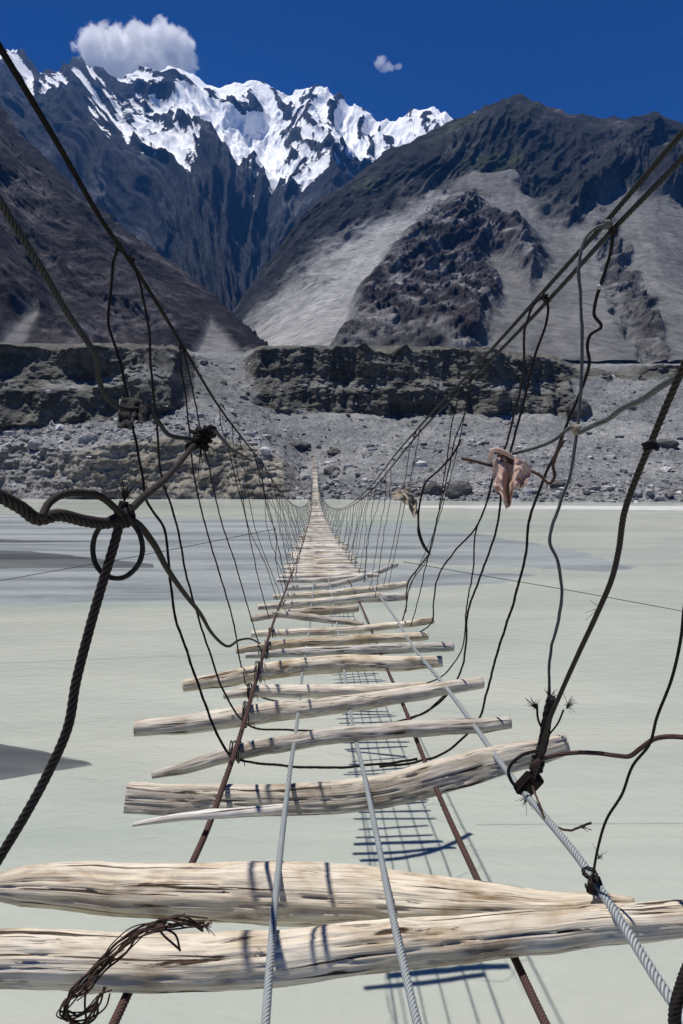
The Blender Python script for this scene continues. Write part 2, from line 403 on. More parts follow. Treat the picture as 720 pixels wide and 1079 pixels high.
shrubline = smooth(0.05, 0.3, fbm(X * 0.09, Y * 0.2, 4.4, 4)) * smooth(1.0, 1.1, par) * (1 - smooth(1.7, 2.3, par)) * smooth(330, 360, px) * (1 - smooth(495, 560, px))
colr = colr + (np.array((0.06, 0.062, 0.05)) - colr) * (shrubline * 0.85)[..., None]
sheet('river_bank', X, Y, Z, colr, M_BANK)
BANK = (X, Y, Z, par, px, nz)

# ---- right hand mountain: scree slopes with dark rock ribs
def mountain(name, sil, base_y, ridge_d, base_d, xs, rows, mids, zones, mat, amp, fine_amp, seed, back=0.35):
    """sil: ridge line (px, py); mids: [(t, bulge)] how the slope bows between base and ridge"""
    sx, sy = zip(*sil); dx, dd = zip(*ridge_d); bx, bd = zip(*base_d)
    R = np.interp(xs, sx, sy); RD = np.interp(xs, dx, dd); BD = np.interp(xs, bx, bd)
    BY = np.interp(xs, *zip(*base_y))
    BY = np.maximum(BY, R + 6)
    zr = H + RD * (-ST + (CY - R) / F * CT) / (CT + (CY - R) / F * ST)
    zb = H + BD * (-ST + (CY - BY) / F * CT) / (CT + (CY - BY) / F * ST)
    t = np.linspace(0, 1, rows)[:, None]; tb = np.linspace(0, 1, 14)[1:, None]
    bow = np.interp(t[:, 0], *zip(*mids))[:, None]
    d = BD + (RD - BD) * t; z = zb + (zr - zb) * bow
    d = np.vstack([d, RD * (1 + back * tb)]); z = np.vstack([z, zr - (zr - zb) * tb * 0.9])
    T = np.vstack([np.broadcast_to(t, (rows, len(xs))), np.broadcast_to(1 + tb, (13, len(xs)))])
    px = np.broadcast_to(xs, d.shape)
    X = (px - CX) / F * (d * CT - (z - H) * ST)
    py = rowof(d, z)
    hgt = np.broadcast_to(zr - zb, d.shape)
    Z, colr = zones(X, d, z, px, py, T, hgt)
    dis = (Z - z) * (1 - smooth(0.9, 1.0, T)); top = (Z - z) * smooth(0.9, 1.0, T)
    return sheet(name, X, d - 0.72 * dis, z + 0.55 * dis + top, colr, mat)

def poly_mask(px, py, poly, soft):
    """soft inside mask of a polygon on the slope"""
    P = np.asarray(poly, float); ins = np.zeros(px.shape, bool); dist = np.full(px.shape, 1e9)
    for (x0, y0), (x1, y1) in zip(P, np.roll(P, -1, 0)):
        c = ((y0 > py) != (y1 > py)) & (px < (x1 - x0) * (py - y0) / ((y1 - y0) + 1e-9) + x0); ins ^= c
        ex, ey = x1 - x0, y1 - y0; tt = np.clip(((px - x0) * ex + (py - y0) * ey) / (ex * ex + ey * ey + 1e-9), 0, 1)
        dist = np.minimum(dist, np.hypot(px - x0 - tt * ex, py - y0 - tt * ey))
    s = np.where(ins, dist, -dist); return smooth(-soft, soft, s)

def zones_right(X, Yd, z, px, py, T, hgt):
    wx = fbm(X * 0.0016, Yd * 0.0016, 1.0, 4) ; wy = fbm(X * 0.0016, Yd * 0.0016, 8.0, 4)
    jx = px + 26 * wx + 12 * fbm(X * 0.008, Yd * 0.008, 5, 4); jy = py + 26 * wy + 14 * fbm(X * 0.008, Yd * 0.008, 15, 4)
    spur = poly_mask(jx, jy, [(352, 380), (372, 330), (405, 275), (440, 238), (470, 208), (500, 222), (545, 240), (572, 268), (560, 292), (535, 262), (508, 268), (520, 310), (512, 345), (485, 385)], 13)
    gulls = poly_mask(jx, jy, [(626, 236), (648, 230), (688, 300), (700, 392), (668, 392), (650, 330)], 9)
    upper = poly_mask(jx, jy, [(235, 350), (262, 300), (325, 205), (400, 150), (540, 80), (760, 80), (1000, 20), (1000, 330), (800, 250), (700, 212), (640, 203), (612, 232), (566, 222), (538, 190), (500, 186), (470, 205), (430, 222), (360, 265), (300, 306), (256, 350)], 10)
    u = X - 0.55 * (Yd - 2000) + 60 * wx
    r1 = ridged(u * 0.0023 + wx * 0.4, Yd * 0.0006, 2.0, 5, 0.5)
    r2 = ridged(u * 0.010 + wx, Yd * 0.0026 + wy, z * 0.002, 6, 0.55)
    r3 = fbm(X * 0.03, Yd * 0.03, z * 0.03, 4, 0.6)
    fade = smooth(0.0, 0.12, T) * (1 - 0.72 * smooth(0.75, 1.0, T))
    Z = z + fade * upper * ((r1 - 0.45) * 0.15 * hgt + (r2 - 0.4) * 0.04 * hgt + r3 * 8)
    Z = Z + spur * (20 + (r1 - 0.4) * 50 + (r2 - 0.35) * 55 + r3 * 22)
    Z = Z + gulls * ((r2 - 0.4) * 60 + r3 * 18 - 12)
    Z = Z + (1 - upper) * (1 - spur) * (fbm(X * 0.004, Yd * 0.0015, 3.0, 5) * 34 + fbm(X * 0.02, Yd * 0.006, 7.0, 3) * 5)
    Z = Z + smooth(0.9, 1.0, T) * fbm(X * 0.01, 0, 0, 5, 0.6) * 22
    nzz, _ = slope_of(X, Yd, Z)
    rill = smooth(-0.25, 0.45, fbm((X - 0.3 * Yd) * 0.02, Yd * 0.0016, 2.2, 5, 0.6))
    c_s = lerp3((0.140, 0.140, 0.138), (0.19, 0.188, 0.182), rill)
    strip = poly_mask(jx, jy, [(256, 350), (298, 300), (355, 250), (430, 210), (476, 200), (452, 238), (412, 280), (378, 335), (352, 378), (256, 378)], 6)
    c_s = lerp3((0.28, 0.28, 0.28), (0.34, 0.338, 0.335), rill) * strip[..., None] + c_s * (1 - strip[..., None])
    vein = smooth(0.10, 0.38, fbm(X * 0.011 + 3, Yd * 0.011, z * 0.014, 5, 0.65) )
    vn2 = smooth(0.52, 0.75, ridged((X + 1.3 * z) * 0.009 + wx, (X - 1.3 * z) * 0.0022, Yd * 0.002, 5, 0.6))
    c_sp = lerp3((0.036, 0.032, 0.037), (0.20, 0.195, 0.195), np.clip(vein * 0.55 + vn2 * 0.7, 0, 1))
    c_u = lerp3((0.018, 0.020, 0.024), (0.074, 0.074, 0.074), smooth(0.0, 0.45, fbm(X * 0.004, Yd * 0.0025, z * 0.005, 5, 0.6)) * (1 - smooth(0.35, 0.7, r1) * 0.6))
    green = np.exp(-(((px - 515) / 45) ** 2 + ((py - 140) / 26) ** 2)) + 0.5 * np.exp(-(((px - 400) / 40) ** 2 + ((py - 195) / 20) ** 2))
    c_u = c_u + (np.array((0.055, 0.075, 0.028)) - c_u) * np.clip(green * smooth(-0.1, 0.4, fbm(X * 0.004, Yd * 0.004, 31, 4)) * 1.1, 0, 0.8)[..., None]
    colr = c_s + (c_u - c_s) * upper[..., None]
    colr = colr + (c_sp - colr) * spur[..., None]
    colr = colr + (lerp3((0.06, 0.056, 0.056), (0.20, 0.195, 0.19), vein) - colr) * (gulls * smooth(0.42, 0.66, r2))[..., None]
    rk = np.clip(np.maximum(np.maximum(upper, spur), gulls * 0.6), 0, 1) * 0.92 + 0.04
    return Z, np.concatenate([colr, rk[..., None]], -1)
mountain('scree_mountain',
    [(225, 366), (250, 322), (285, 272), (320, 222), (345, 205), (400, 166), (440, 146), (484, 126), (505, 118), (530, 108), (548, 105), (575, 112), (600, 117), (640, 122), (690, 122), (722, 136), (760, 130), (860, 95), (1000, 60)],
    [(225, 374), (1000, 392)], [(225, 1900), (320, 2600), (400, 2900), (548, 3000), (720, 2900), (1000, 2900)], [(225, 1500), (270, 1100), (340, 820), (1000, 760)],
    np.linspace(225, 1000, 820), 420, [(0, 0), (0.3, 0.2), (0.6, 0.50), (0.85, 0.83), (1, 1)], zones_right, M_NEAR, 1, 1, 2)

def zones_left(X, Yd, z, px, py, T, hgt):
    wx = fbm(X * 0.002, Yd * 0.002, 1.5, 4); wy = fbm(X * 0.002, Yd * 0.002, 6.0, 4)
    u = X + 0.6 * (Yd - 1200) + 50 * wx
    r1 = ridged(u * 0.003 + wx * 0.5, Yd * 0.0010, 4.0, 5, 0.5)
    r2 = ridged(u * 0.012 + wx, (X - 0.8 * Yd) * 0.004 + wy, z * 0.003, 6, 0.55)
    r3 = fbm(X * 0.04, Yd * 0.04, z * 0.04, 4, 0.6)
    fade = smooth(0.0, 0.1, T) * (1 - 0.75 * smooth(0.8, 1.0, T))
    fan = poly_mask(px + 10 * wx, py + 10 * wy, [(-60, 372), (0, 362), (20, 340), (36, 325), (42, 330), (30, 352), (22, 380), (-60, 380)], 4) + \
          poly_mask(px + 8 * wx, py + 8 * wy, [(205, 380), (214, 350), (222, 340), (240, 358), (268, 380)], 4)
    fan = np.clip(fan, 0, 1)
    rock = 1 - fan
    Z = z + fade * rock * ((r1 - 0.5) * 0.17 * hgt + (r2 - 0.4) * 0.055 * hgt + r3 * 8) + smooth(0.9, 1.0, T) * r3 * 14
    vein = smooth(0.05, 0.42, fbm(X * 0.007 + wx, Yd * 0.007, z * 0.010, 6, 0.65))
    low = smooth(0.30, 0.62, 1 - r2) * smooth(0.9, 0.3, T) + 1.6 * smooth(0.60, 0.8, ridged((X + 1.2 * z) * 0.007 + wx, (X - 1.2 * z) * 0.002, Yd * 0.002, 5, 0.6))
    c = lerp3((0.016, 0.015, 0.020), (0.086, 0.080, 0.086), np.clip(vein * 0.8 + low * 0.35, 0, 1))
    c = c + (np.array((0.17, 0.168, 0.168)) - c) * fan[..., None]
    return Z, np.concatenate([c, (1 - fan)[..., None]], -1)
mountain('brown_mountain',
    [(-420, -120), (-200, -20), (-60, 60), (0, 112), (30, 150), (60, 180), (95, 212), (125, 236), (150, 254), (180, 274), (205, 296), (230, 318), (255, 340), (275, 358), (296, 374)],
    [(-420, 374), (296, 378)], [(-420, 2300), (0, 2000), (180, 1500), (296, 900)], [(-420, 620), (100, 640), (296, 780)],
    np.linspace(-420, 296, 620), 380, [(0, 0), (0.25, 0.2), (0.6, 0.56), (1, 1)], zones_left, M_NEAR, 1, 1, 3)

def zones_snow(X, Yd, z, px, py, T, hgt):
    k = 1 / 7000.0
    wx = fbm(X * 3 * k, Yd * 3 * k, 2.5, 4); wy = fbm(X * 3 * k, Yd * 3 * k, 7.0, 4)
    kk = 0.75 - 1.05 * smooth(150, 330, px)
    u = X + kk * (Yd - 6500) + 350 * wx
    r1 = ridged(u * 4.4 * k + wx * 0.3, Yd * 1.3 * k + wy * 0.3, 1.0, 5, 0.5)
    r2 = ridged(u * 15 * k + wx, Yd * 4.0 * k + wy, 3.0, 5, 0.52)
    r3 = ridged(u * 42 * k, Yd * 14 * k, 5.0, 5, 0.55)
    fade = smooth(0.0, 0.1, T) * (1 - 0.55 * smooth(0.85, 1.0, T))
    Z = z + fade * ((r1 - 0.5) * 560 + (r2 - 0.4) * 260 + (r3 - 0.4) * 70)
    Z += smooth(0.85, 1.0, T) * (1 - smooth(1.0, 1.2, T)) * ((r2 - 0.4) * 45 + (r3 - 0.4) * 50)
    nzz, nn = slope_of(X, Yd, Z)
    line = np.interp(px, [-260, 0, 20, 60, 110, 150, 180, 240, 275, 300, 322, 345, 390, 430, 480, 540], [70, 70, 84, 118, 150, 172, 178, 172, 192, 204, 216, 205, 180, 160, 140, 120])
    above = (line - py) + 20 * wx + 18 * fbm(X * 20 * k, Yd * 20 * k, 9.0, 4)
    cover = smooth(-4, 10, above)
    rocky = smooth(0.66, 0.90, r2 + 0.4 * (r3 - 0.4) + 0.2 * fbm(X * 60 * k, Yd * 60 * k, 2.0, 4)) * 0.9
    steep = 1 - smooth(0.40, 0.56, nzz + 0.1 * fbm(X * 90 * k, Yd * 90 * k, 1.0, 3))
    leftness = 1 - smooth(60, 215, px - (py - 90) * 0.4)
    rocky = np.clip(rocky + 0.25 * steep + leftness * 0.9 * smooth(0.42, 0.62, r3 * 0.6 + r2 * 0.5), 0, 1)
    snow = cover * (1 - 0.85 * smooth(0.42, 0.8, rocky))
    # thin snow left in the gullies under the snow line
    streak = smooth(-42, 4, above) * smooth(0.62, 0.78, 1 - r2 + 0.2 * (0.5 - r3))
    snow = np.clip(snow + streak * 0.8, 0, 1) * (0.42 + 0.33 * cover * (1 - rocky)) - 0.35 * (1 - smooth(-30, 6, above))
    patch = smooth(0.05, 0.45, fbm(X * 18 * k + 5, Yd * 12 * k, z * 14 * k, 6, 0.65))
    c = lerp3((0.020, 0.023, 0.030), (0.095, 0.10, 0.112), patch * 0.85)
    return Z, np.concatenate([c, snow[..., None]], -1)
mountain('snow_mountain',
    [(-260, 70), (-100, 62), (0, 52), (8, 48), (22, 60), (42, 76), (62, 72), (84, 64), (100, 74), (118, 84), (128, 88), (148, 80), (170, 77), (190, 74), (205, 78), (218, 88), (232, 92), (248, 87), (268, 88), (282, 96), (300, 104), (322, 102), (345, 103), (362, 110), (380, 116), (398, 123), (420, 121), (440, 117), (458, 112), (470, 116), (485, 126), (520, 132), (620, 140)],
    [(-260, 380), (620, 380)], [(-260, 6400), (100, 7000), (300, 7600), (620, 6600)], [(-260, 2600), (240, 2700), (620, 3400)],
    np.linspace(-260, 620, 900), 460, [(0, 0), (0.3, 0.24), (0.55, 0.50), (0.75, 0.70), (1, 1)], zones_snow, M_FAR, 1, 1, 4)

# ------------------------------------------------------------------ river
def plane(name, x0, x1, y0, y1, zz, mat):
    me = bpy.data.meshes.new(name); me.from_pydata([(x0, y0, zz), (x1, y0, zz), (x1, y1, zz), (x0, y1, zz)], [], [(0, 1, 2, 3)])
    me.materials.append(mat); o = link(name, me); o['kind'] = 'structure'; return o
m, nt, b = mat_new('silty_water')
v = mapping(nt, 'Object', (0.05, 0.16, 1)); v2 = mapping(nt, 'Object', (1, 2.2, 1)); v3 = mapping(nt, 'Object', (0.012, 0.055, 1))
n = noise(nt, v, 1.0, 6, 0.6, 1.2); n3 = noise(nt, v3, 1.0, 5, 0.55, 0.8)
c = ramp(nt, n, [(0.36, (0.365, 0.388, 0.342)), (0.62, (0.435, 0.45, 0.39))])
c2 = ramp(nt, n3, [(0.38, (0.80, 0.87, 0.87)), (0.5, (0.97, 0.98, 0.97)), (0.6, (1.05, 1.03, 0.99))])
fl = noise(nt, mapping(nt, 'Object', (1.6, 5.0, 1)), 2.2, 5, 0.7, 0.5); gate = noise(nt, mapping(nt, 'Object', (0.15, 0.3, 1)), 1.0, 3, 0.6)
fleck = nt.nodes.new('ShaderNodeMath'); fleck.operation = 'MULTIPLY'; nt.links.new(ramp(nt, fl, [(0.68, 0), (0.74, 1)]), fleck.inputs[0]); nt.links.new(ramp(nt, gate, [(0.48, 0), (0.6, 1)]), fleck.inputs[1])
nt.links.new(mixc(nt, mixc(nt, c, c2, 1.0, 'MULTIPLY'), (0.66, 0.68, 0.64), fleck.outputs[0]), b.inputs['Base Color'])
b.inputs['Subsurface Weight'].default_value = 0.75; b.inputs['Subsurface Radius'].default_value = (1.0, 1.0, 0.8); b.inputs['Subsurface Scale'].default_value = 0.16
b.inputs['Roughness'].default_value = 0.22; b.inputs['IOR'].default_value = 1.33; b.inputs['Specular IOR Level'].default_value = 0.42
w1 = noise(nt, v2, 1.1, 4, 0.55, 0.6); w2 = noise(nt, v2, 7.0, 3, 0.6, 0.3)
a = nt.nodes.new('ShaderNodeMath'); a.operation = 'MULTIPLY_ADD'; nt.links.new(w2, a.inputs[0]); a.inputs[1].default_value = 0.18; nt.links.new(w1, a.inputs[2])
bump(nt, b, a.outputs[0], 0.45, 0.12)
plane('water', -700, 700, -60, 260, 0.0, m)
g, gnt, gb = mat_new('river_bed'); gb.inputs['Base Color'].default_value = (0.2, 0.2, 0.18, 1); gb.inputs['Roughness'].default_value = 1
plane('ground', -40000, 40000, -3000, 40000, -2.5, g)

def mud_material(name, c1, c2, rough):
    m, nt, b = mat_new(name)
    v = mapping(nt, 'Object', (0.03, 0.22, 1)); v2 = mapping(nt, 'Object', (0.5, 2.0, 1))
    n = noise(nt, v, 1.0, 6, 0.62, 0.8); n2 = noise(nt, v2, 1.4, 5, 0.6)
    c = ramp(nt, n, [(0.33, c1), (0.66, c2)]); g = ramp(nt, n2, [(0.3, 0.82), (0.7, 1.1)])
    tcz = nt.nodes.new('ShaderNodeTexCoord'); sz_ = nt.nodes.new('ShaderNodeSeparateXYZ'); nt.links.new(tcz.outputs['Object'], sz_.inputs[0])
    ed = nt.nodes.new('ShaderNodeMath'); ed.operation = 'MULTIPLY_ADD'; nt.links.new(noise(nt, mapping(nt, 'Object', (0.12, 0.7, 1)), 1.0, 7, 0.65, 0.6), ed.inputs[0]); ed.inputs[1].default_value = 0.16
    nt.links.new(sz_.outputs['Z'], ed.inputs[2])
    c = mixc(nt, (0.375, 0.41, 0.365), mixc(nt, c, g, 1, 'MULTIPLY'), ramp(nt, ed.outputs[0], [(0.04, 0.0), (0.10, 1.0)]))   # silt thinning out under a skin of water
    nt.links.new(c, b.inputs['Base Color'])
    nt.links.new(ramp(nt, n, [(0.4, rough), (0.6, min(1, rough + 0.4))]), b.inputs['Roughness'])
    bump(nt, b, n2, 0.3, 0.05); return m
MUD = mud_material('wet_silt', (0.18, 0.20, 0.20), (0.285, 0.31, 0.30), 0.4)
MUDD = mud_material('dark_mud', (0.055, 0.062, 0.062), (0.10, 0.112, 0.11), 0.3)
SAND = mud_material('pale_sand', (0.42, 0.42, 0.41), (0.6, 0.6, 0.58), 0.6)
def water_pt(px, py):
    u, dy, dz = ray(px, py); t = -H / dz; return u * t, dy * t
def bar(name, outline, mat, label, step_px=1.6, wob=1.0, seed=0, rise=0.05, grp=None):
    """a low bank of silt that breaks the water surface along an irregular outline"""
    P = np.array([water_pt(*p) for p in outline])
    x0, y0 = P.min(0); x1, y1 = P.max(0)
    ny = 150; nx = 220
    gx, gy = np.meshgrid(np.linspace(x0 - 4 * wob, x1 + 4 * wob, nx), np.linspace(y0 - 3 * wob, y1 + 3 * wob, ny))
    jx = gx + wob * 2.2 * fbm(gx * 0.10, gy * 0.25, seed, 4); jy = gy + wob * 1.6 * fbm(gx * 0.06, gy * 0.3, seed + 9, 4)
    ins = np.zeros(gx.shape, bool); dist = np.full(gx.shape, 1e9)
    for (ax, ay), (bx, by) in zip(P, np.roll(P, -1, 0)):
        c = ((ay > jy) != (by > jy)) & (jx < (bx - ax) * (jy - ay) / ((by - ay) + 1e-9) + ax); ins ^= c
        ex, ey = bx - ax, by - ay; tt = np.clip(((jx - ax) * ex + (jy - ay) * ey) / (ex * ex + ey * ey + 1e-9), 0, 1)
        dist = np.minimum(dist, np.hypot(jx - ax - tt * ex, jy - ay - tt * ey))
    s = np.where(ins, dist, -dist)
    zz = rise * np.clip(s / (1.2 * wob), -1.5, 1) + rise * 0.45 * fbm(gx * 0.05, gy * 0.35, seed + 3, 4) * (s > 0)
    o = sheet(name, gx, gy, zz, None, mat)
    return o
bar('sandbar', [(-160, 540), (60, 541), (180, 546), (300, 548), (345, 552), (335, 585), (322, 622), (270, 633), (120, 636), (-160, 640)], MUD, '', seed=1, wob=1.3)
bar('sandbar', [(345, 556), (420, 553), (500, 562), (590, 577), (640, 590), (666, 598), (640, 603), (560, 598), (480, 597), (435, 590), (350, 588)], MUD, '', seed=4, wob=1.0)
bar('sandbar', [(340, 592), (420, 594), (520, 603), (575, 606), (530, 614), (440, 620), (350, 628), (330, 612)], MUD, '', seed=14, wob=0.8)
bar('mudflat', [(-160, 578), (40, 581), (150, 592), (170, 599), (60, 600), (-160, 602)], MUDD, '', seed=8, wob=0.8, rise=0.12)
bar('mudflat', [(-160, 560), (30, 570), (140, 570), (20, 573), (-160, 571)], MUDD, '', seed=18, wob=0.3, rise=0.10)
bar('mudflat', [(-200, 770), (0, 783), (40, 790), (95, 803), (104, 807), (60, 813), (0, 822), (-200, 840)], MUDD, '', seed=11, wob=0.25, rise=0.05)
bar('sand_spit', [(425, 533.5), (560, 533.5), (720, 534), (1000, 534), (1000, 538), (720, 537.5), (560, 536), (425, 534.5)], SAND, '', seed=21, wob=0.5, rise=0.2)

# ------------------------------------------------------------------ rubble and boulders on the bank
def rock_mesh(name, size, seed, mat, loc, squash=0.75, sub=3):
    import bmesh
    bm = bmesh.new(); bmesh.ops.create_icosphere(bm, subdivisions=sub, radius=1.0)
    V = np.array([v.co for v in bm.verts])
    q = 1 + 0.34 * fbm(V[:, 0] * 1.2 + seed, V[:, 1] * 1.2, V[:, 2] * 1.2, 5, 0.55)
    V = V * q[:, None] * np.array([size[0], size[1], size[2]])
    for v, c in zip(bm.verts, V): v.co = c
    me = bpy.data.meshes.new(name); bm.to_mesh(me); bm.free(); me.materials.append(mat)
    o = link(name, me); o.location = loc; return o
def rock_mat(name, c1, c2, s=1.2):
    m, nt, b = mat_new(name); v = mapping(nt, 'Object', (1, 1, 1)); n = noise(nt, v, s, 7, 0.65, 0.5)
    nt.links.new(ramp(nt, n, [(0.32, c1), (0.66, c2)]), b.inputs['Base Color']); b.inputs['Roughness'].default_value = 0.95
    b.inputs['Specular IOR Level'].default_value = 0.1
    bump(nt, b, n, 0.7, 0.25); return m
ROCKG = rock_mat('grey_stone', (0.17, 0.17, 0.18), (0.36, 0.36, 0.36))
ROCKD = rock_mat('dark_stone', (0.06, 0.06, 0.06), (0.15, 0.145, 0.135))
ROCKW = rock_mat('pale_stone', (0.42, 0.41, 0.38), (0.58, 0.57, 0.53))
def bank_at(qx, qy):
    """nearest bank point seen at a photo pixel"""
    Xb, Yb, Zb, *_ = BANK
    dc = Yb * CT - (Zb - H) * ST
    ux = CX + F * Xb / dc; uy = rowof(Yb, Zb)
    i = np.argmin((ux - qx) ** 2 + (uy - qy) ** 2); return np.array([Xb.flat[i], Yb.flat[i], Zb.flat[i]])
for (qx, qy, w, h, mm, lab) in [
    (279, 477, 1.7, 1.4, ROCKW, 'big rounded white boulder on the cliff edge left of the bridge end'),
    (610, 435, 5.2, 4.6, ROCKD, 'huge dark boulder below the right end of the terrace cliff'),
    (484, 520, 3.4, 2.6, ROCKD, 'dark boulder at the water edge below the tan knotted rag'),
    (455, 519, 2.6, 2.2, ROCKD, 'smaller dark boulder beside the bridge right of the landing'),
    (92, 466, 2.6, 2.4, ROCKG, 'grey block on the left bank ledge below the hanging dark rag'),
    (38, 470, 2.2, 1.6, ROCKG, 'flat grey boulder on the far left bank ledge'),
    (350, 500, 2.6, 2.2, ROCKD, 'dark boulder tucked beside the far end of the bridge'),
    (588, 513, 2.2, 1.4, ROCKD, 'dark low boulder on the shore below the pink rag'),
    (700, 470, 4.5, 2.2, ROCKD, 'long dark rock outcrop on the rubble at the right edge'),
    (314, 470, 4.6, 1.3, ROCKD, 'dark flat rock slab overhanging just left of the bridge landing'),
    (352, 478, 2.4, 1.6, ROCKD, 'dark angular boulder just right of the bridge landing'),
    (668, 522, 2.0, 1.2, ROCKG, 'low grey boulder on the right shore behind the twisted rope')]:
    p = bank_at(qx, qy)
    tag(rock_mesh('boulder', (w, w * 0.8, h), qx * 0.37, mm, (p[0], p[1], p[2] + h * 0.25)), lab, 'boulder')
Xb, Yb, Zb, parb, pxb, nzb = BANK
wgt = np.where((parb > 1.02) & (parb < 6.8) & (nzb > 0.5) & (pxb > -60) & (pxb < 780), 1.0, 0.0)
wgt *= 1 - 0.93 * ((parb > 1.05) & (parb < 2.1) & (pxb > 75) & (pxb < 300))
wgt *= np.where(parb < 3.2, 1.3, 0.55); wgt[-1] = 0; wgt[:, -1] = 0
wgt *= 1 - 0.98 * np.exp(-((Xb - (0.26 - 0.0405 * Yb)) / 2.0) ** 2)
wgt *= 1 - 0.8 * (faceU > 0.3)
idx = RNG.choice(wgt.size, 9000, p=(wgt / wgt.sum()).ravel())
import bmesh
bm = bmesh.new(); bmesh.ops.create_icosphere(bm, subdivisions=1, radius=1.0)
bv = np.array([v.co for v in bm.verts]); bf = np.array([[v.index for v in f.verts] for f in bm.faces]); bm.free()
sz = 0.16 + 0.20 * RNG.pareto(2.4, 9000); sz = np.minimum(sz, 1.5)
jit = 1 + 0.28 * RNG.normal(size=(9000, len(bv), 1)).clip(-1.5, 1.5)
ax3 = np.stack([RNG.uniform(0.8, 1.5, 9000), RNG.uniform(0.7, 1.2, 9000), RNG.uniform(0.5, 0.9, 9000)], 1)
VV = bv[None] * jit * ax3[:, None, :] * sz[:, None, None] + np.stack([Xb.flat[idx], Yb.flat[idx], Zb.flat[idx]], 1)[:, None, :]
VV[..., 0] += RNG.normal(size=(9000, 1)) * 0.25; VV[..., 2] += (sz * 0.15)[:, None]
FF = (bf[None] + (np.arange(9000) * len(bv))[:, None, None]).reshape(-1, 3)
me = bpy.data.meshes.new('rubble'); me.from_pydata(VV.reshape(-1, 3).tolist(), [], FF.tolist())
tone9 = RNG.uniform(0.13, 0.42, 9000) ; tone9 = np.where(RNG.random(9000) < 0.12, 0.55, tone9)
a = me.color_attributes.new('rock', 'FLOAT_COLOR', 'POINT')
cc = np.repeat(np.stack([tone9, tone9 * 0.99, tone9 * 0.97, np.ones(9000)], 1), len(bv), 0)
a.data.foreach_set('color', cc.astype(np.float32).ravel()); me.materials.append(M_BANK)
tag(link('rubble', me), 'loose grey stones scattered over the far bank', 'rubble', kind='stuff')

# ------------------------------------------------------------------ deck logs
def log(name, pts, label, mat=None, sides=40, seed=0.0, square=0.0, group=None, lash=(), rough=0.16, blunt=0.0):
    """pts: (px, py, radius in photo pixels) along the log; it lies under the level of the side cables"""
    P, R = [], []
    for (x, y, r) in pts:
        off = -0.03
        for _ in range(3):
            yy = on_deck(x, y, off); dcam = math.dist(at(x, y, yy), (0, 0, H)); rr = r * yy / F * 1.02; off = -rr * 0.95 - 0.012
        P.append((x, y, yy)); R.append(rr)
    ym = sum(p[2] for p in P) / len(P); wy_ = 0.7 if ym < 3.2 else 0.5 if ym < 7 else 0.2
    R = np.array(R) * np.array([(ym + (p[2] - ym) * wy_) / p[2] for p in P])
    P = np.array([at(x, y, ym + (yy - ym) * wy_) for x, y, yy in P])
    ln = np.linalg.norm(P[-1] - P[0]); n = max(16, int(ln / 0.02))
    C = spline(P, lambda p: ln / n)
    tt = np.concatenate([[0], np.cumsum(np.linalg.norm(np.diff(P, axis=0), axis=1))]); tc = np.concatenate([[0], np.cumsum(np.linalg.norm(np.diff(C, axis=0), axis=1))])
    RR = np.interp(tc / tc[-1], tt / tt[-1], R)
    wob = np.stack([0 * tc, fbm(tc * 2.1 + seed, seed, 0, 3) * 0.018, fbm(tc * 2.3 + seed, seed, 5, 3) * 0.014], 1) * min(1, R.mean() / 0.04)
    C = C + wob
    def shape(A, L):
        s = np.ones_like(A)
        if square:
            s = s * (1 + square * (1 / np.maximum(np.abs(np.cos(A + 0.35)), np.abs(np.sin(A + 0.35))) - 1.18))
        # drying checks: narrow grooves that wander along the grain
        gr = fbm(np.cos(A) * 2.6 + seed, np.sin(A) * 2.6, L * 0.55, 4, 0.6)
        s = s - 0.15 * np.exp(-(gr / 0.03) ** 2)
        s = s + 0.05 * fbm(np.cos(A) * 5 + seed, np.sin(A) * 5, L * 1.2, 3)
        for kx in range(2):
            ka, kl = (seed * 3.7 + kx * 2.4) % 6.28, L.max() * ((seed * 0.37 + kx * 0.41) % 0.8 + 0.1)
            s = s + 0.14 * np.exp(-((np.angle(np.exp(1j * (A - ka)))) / 0.35) ** 2 - ((L - kl) / 0.05) ** 2)
        return s
    mb = MB(); tube(mb, C, RR, sides, rough=rough, seed=seed, shape=shape)
    o = mb.build(name, mat or WOOD, origin=C[len(C) // 2])
    tag(o, label, 'log', group)
    for px_ in lash:
        i = int(np.argmin(np.abs(CX + F * C[:, 0] / (C[:, 1] * CT - (C[:, 2] - H) * ST) - px_)))
        c = C[i]; r = RR[i]; lb = MB(); q = np.linspace(0, 2 * math.pi * 3.6, 90)
        w = 0.02 * np.sin(q * 0.31 + px_) + np.linspace(-0.022, 0.022, 90)
        hel = np.stack([c[0] + w, c[1] + np.cos(q) * (r * 1.12 + 0.006), c[2] + np.sin(q) * (r * 1.12 + 0.014) + 0.008], 1)
        hel = hel + 0.004 * np.stack([fbm(q + px_, 0, k, 2) for k in range(3)], 1)
        tube(lb, hel, 0.0042, 6)
        e = np.array([hel[-1], hel[-1] + (0.03, -0.02, 0.03), hel[-1] + (0.05, -0.05, -0.01)]); tube(lb, spline(e, lambda p: 0.01), 0.003, 5)
        lb.build('wire_lashing', DARK, o)
    return o
GL = 'driftwood logs laid across the bridge cables'
log('log', [(-60, 1010, 27), (0, 1011, 28), (150, 1013, 27), (300, 1008, 26), (450, 992, 23), (560, 981, 21), (650, 972, 19), (745, 966, 17)], 'nearest long grey log spanning the whole width at the bottom', sides=72, seed=1.3, group=GL)
log('log', [(-8, 935, 12), (25, 935, 20), (100, 935, 25), (200, 938, 29), (300, 941, 30), (400, 946, 28), (500, 952, 22), (590, 955, 15), (640, 951, 10), (668, 949, 4)], 'thick pale log tapering at both ends, second from the bottom', sides=72, seed=4.1, group=GL)
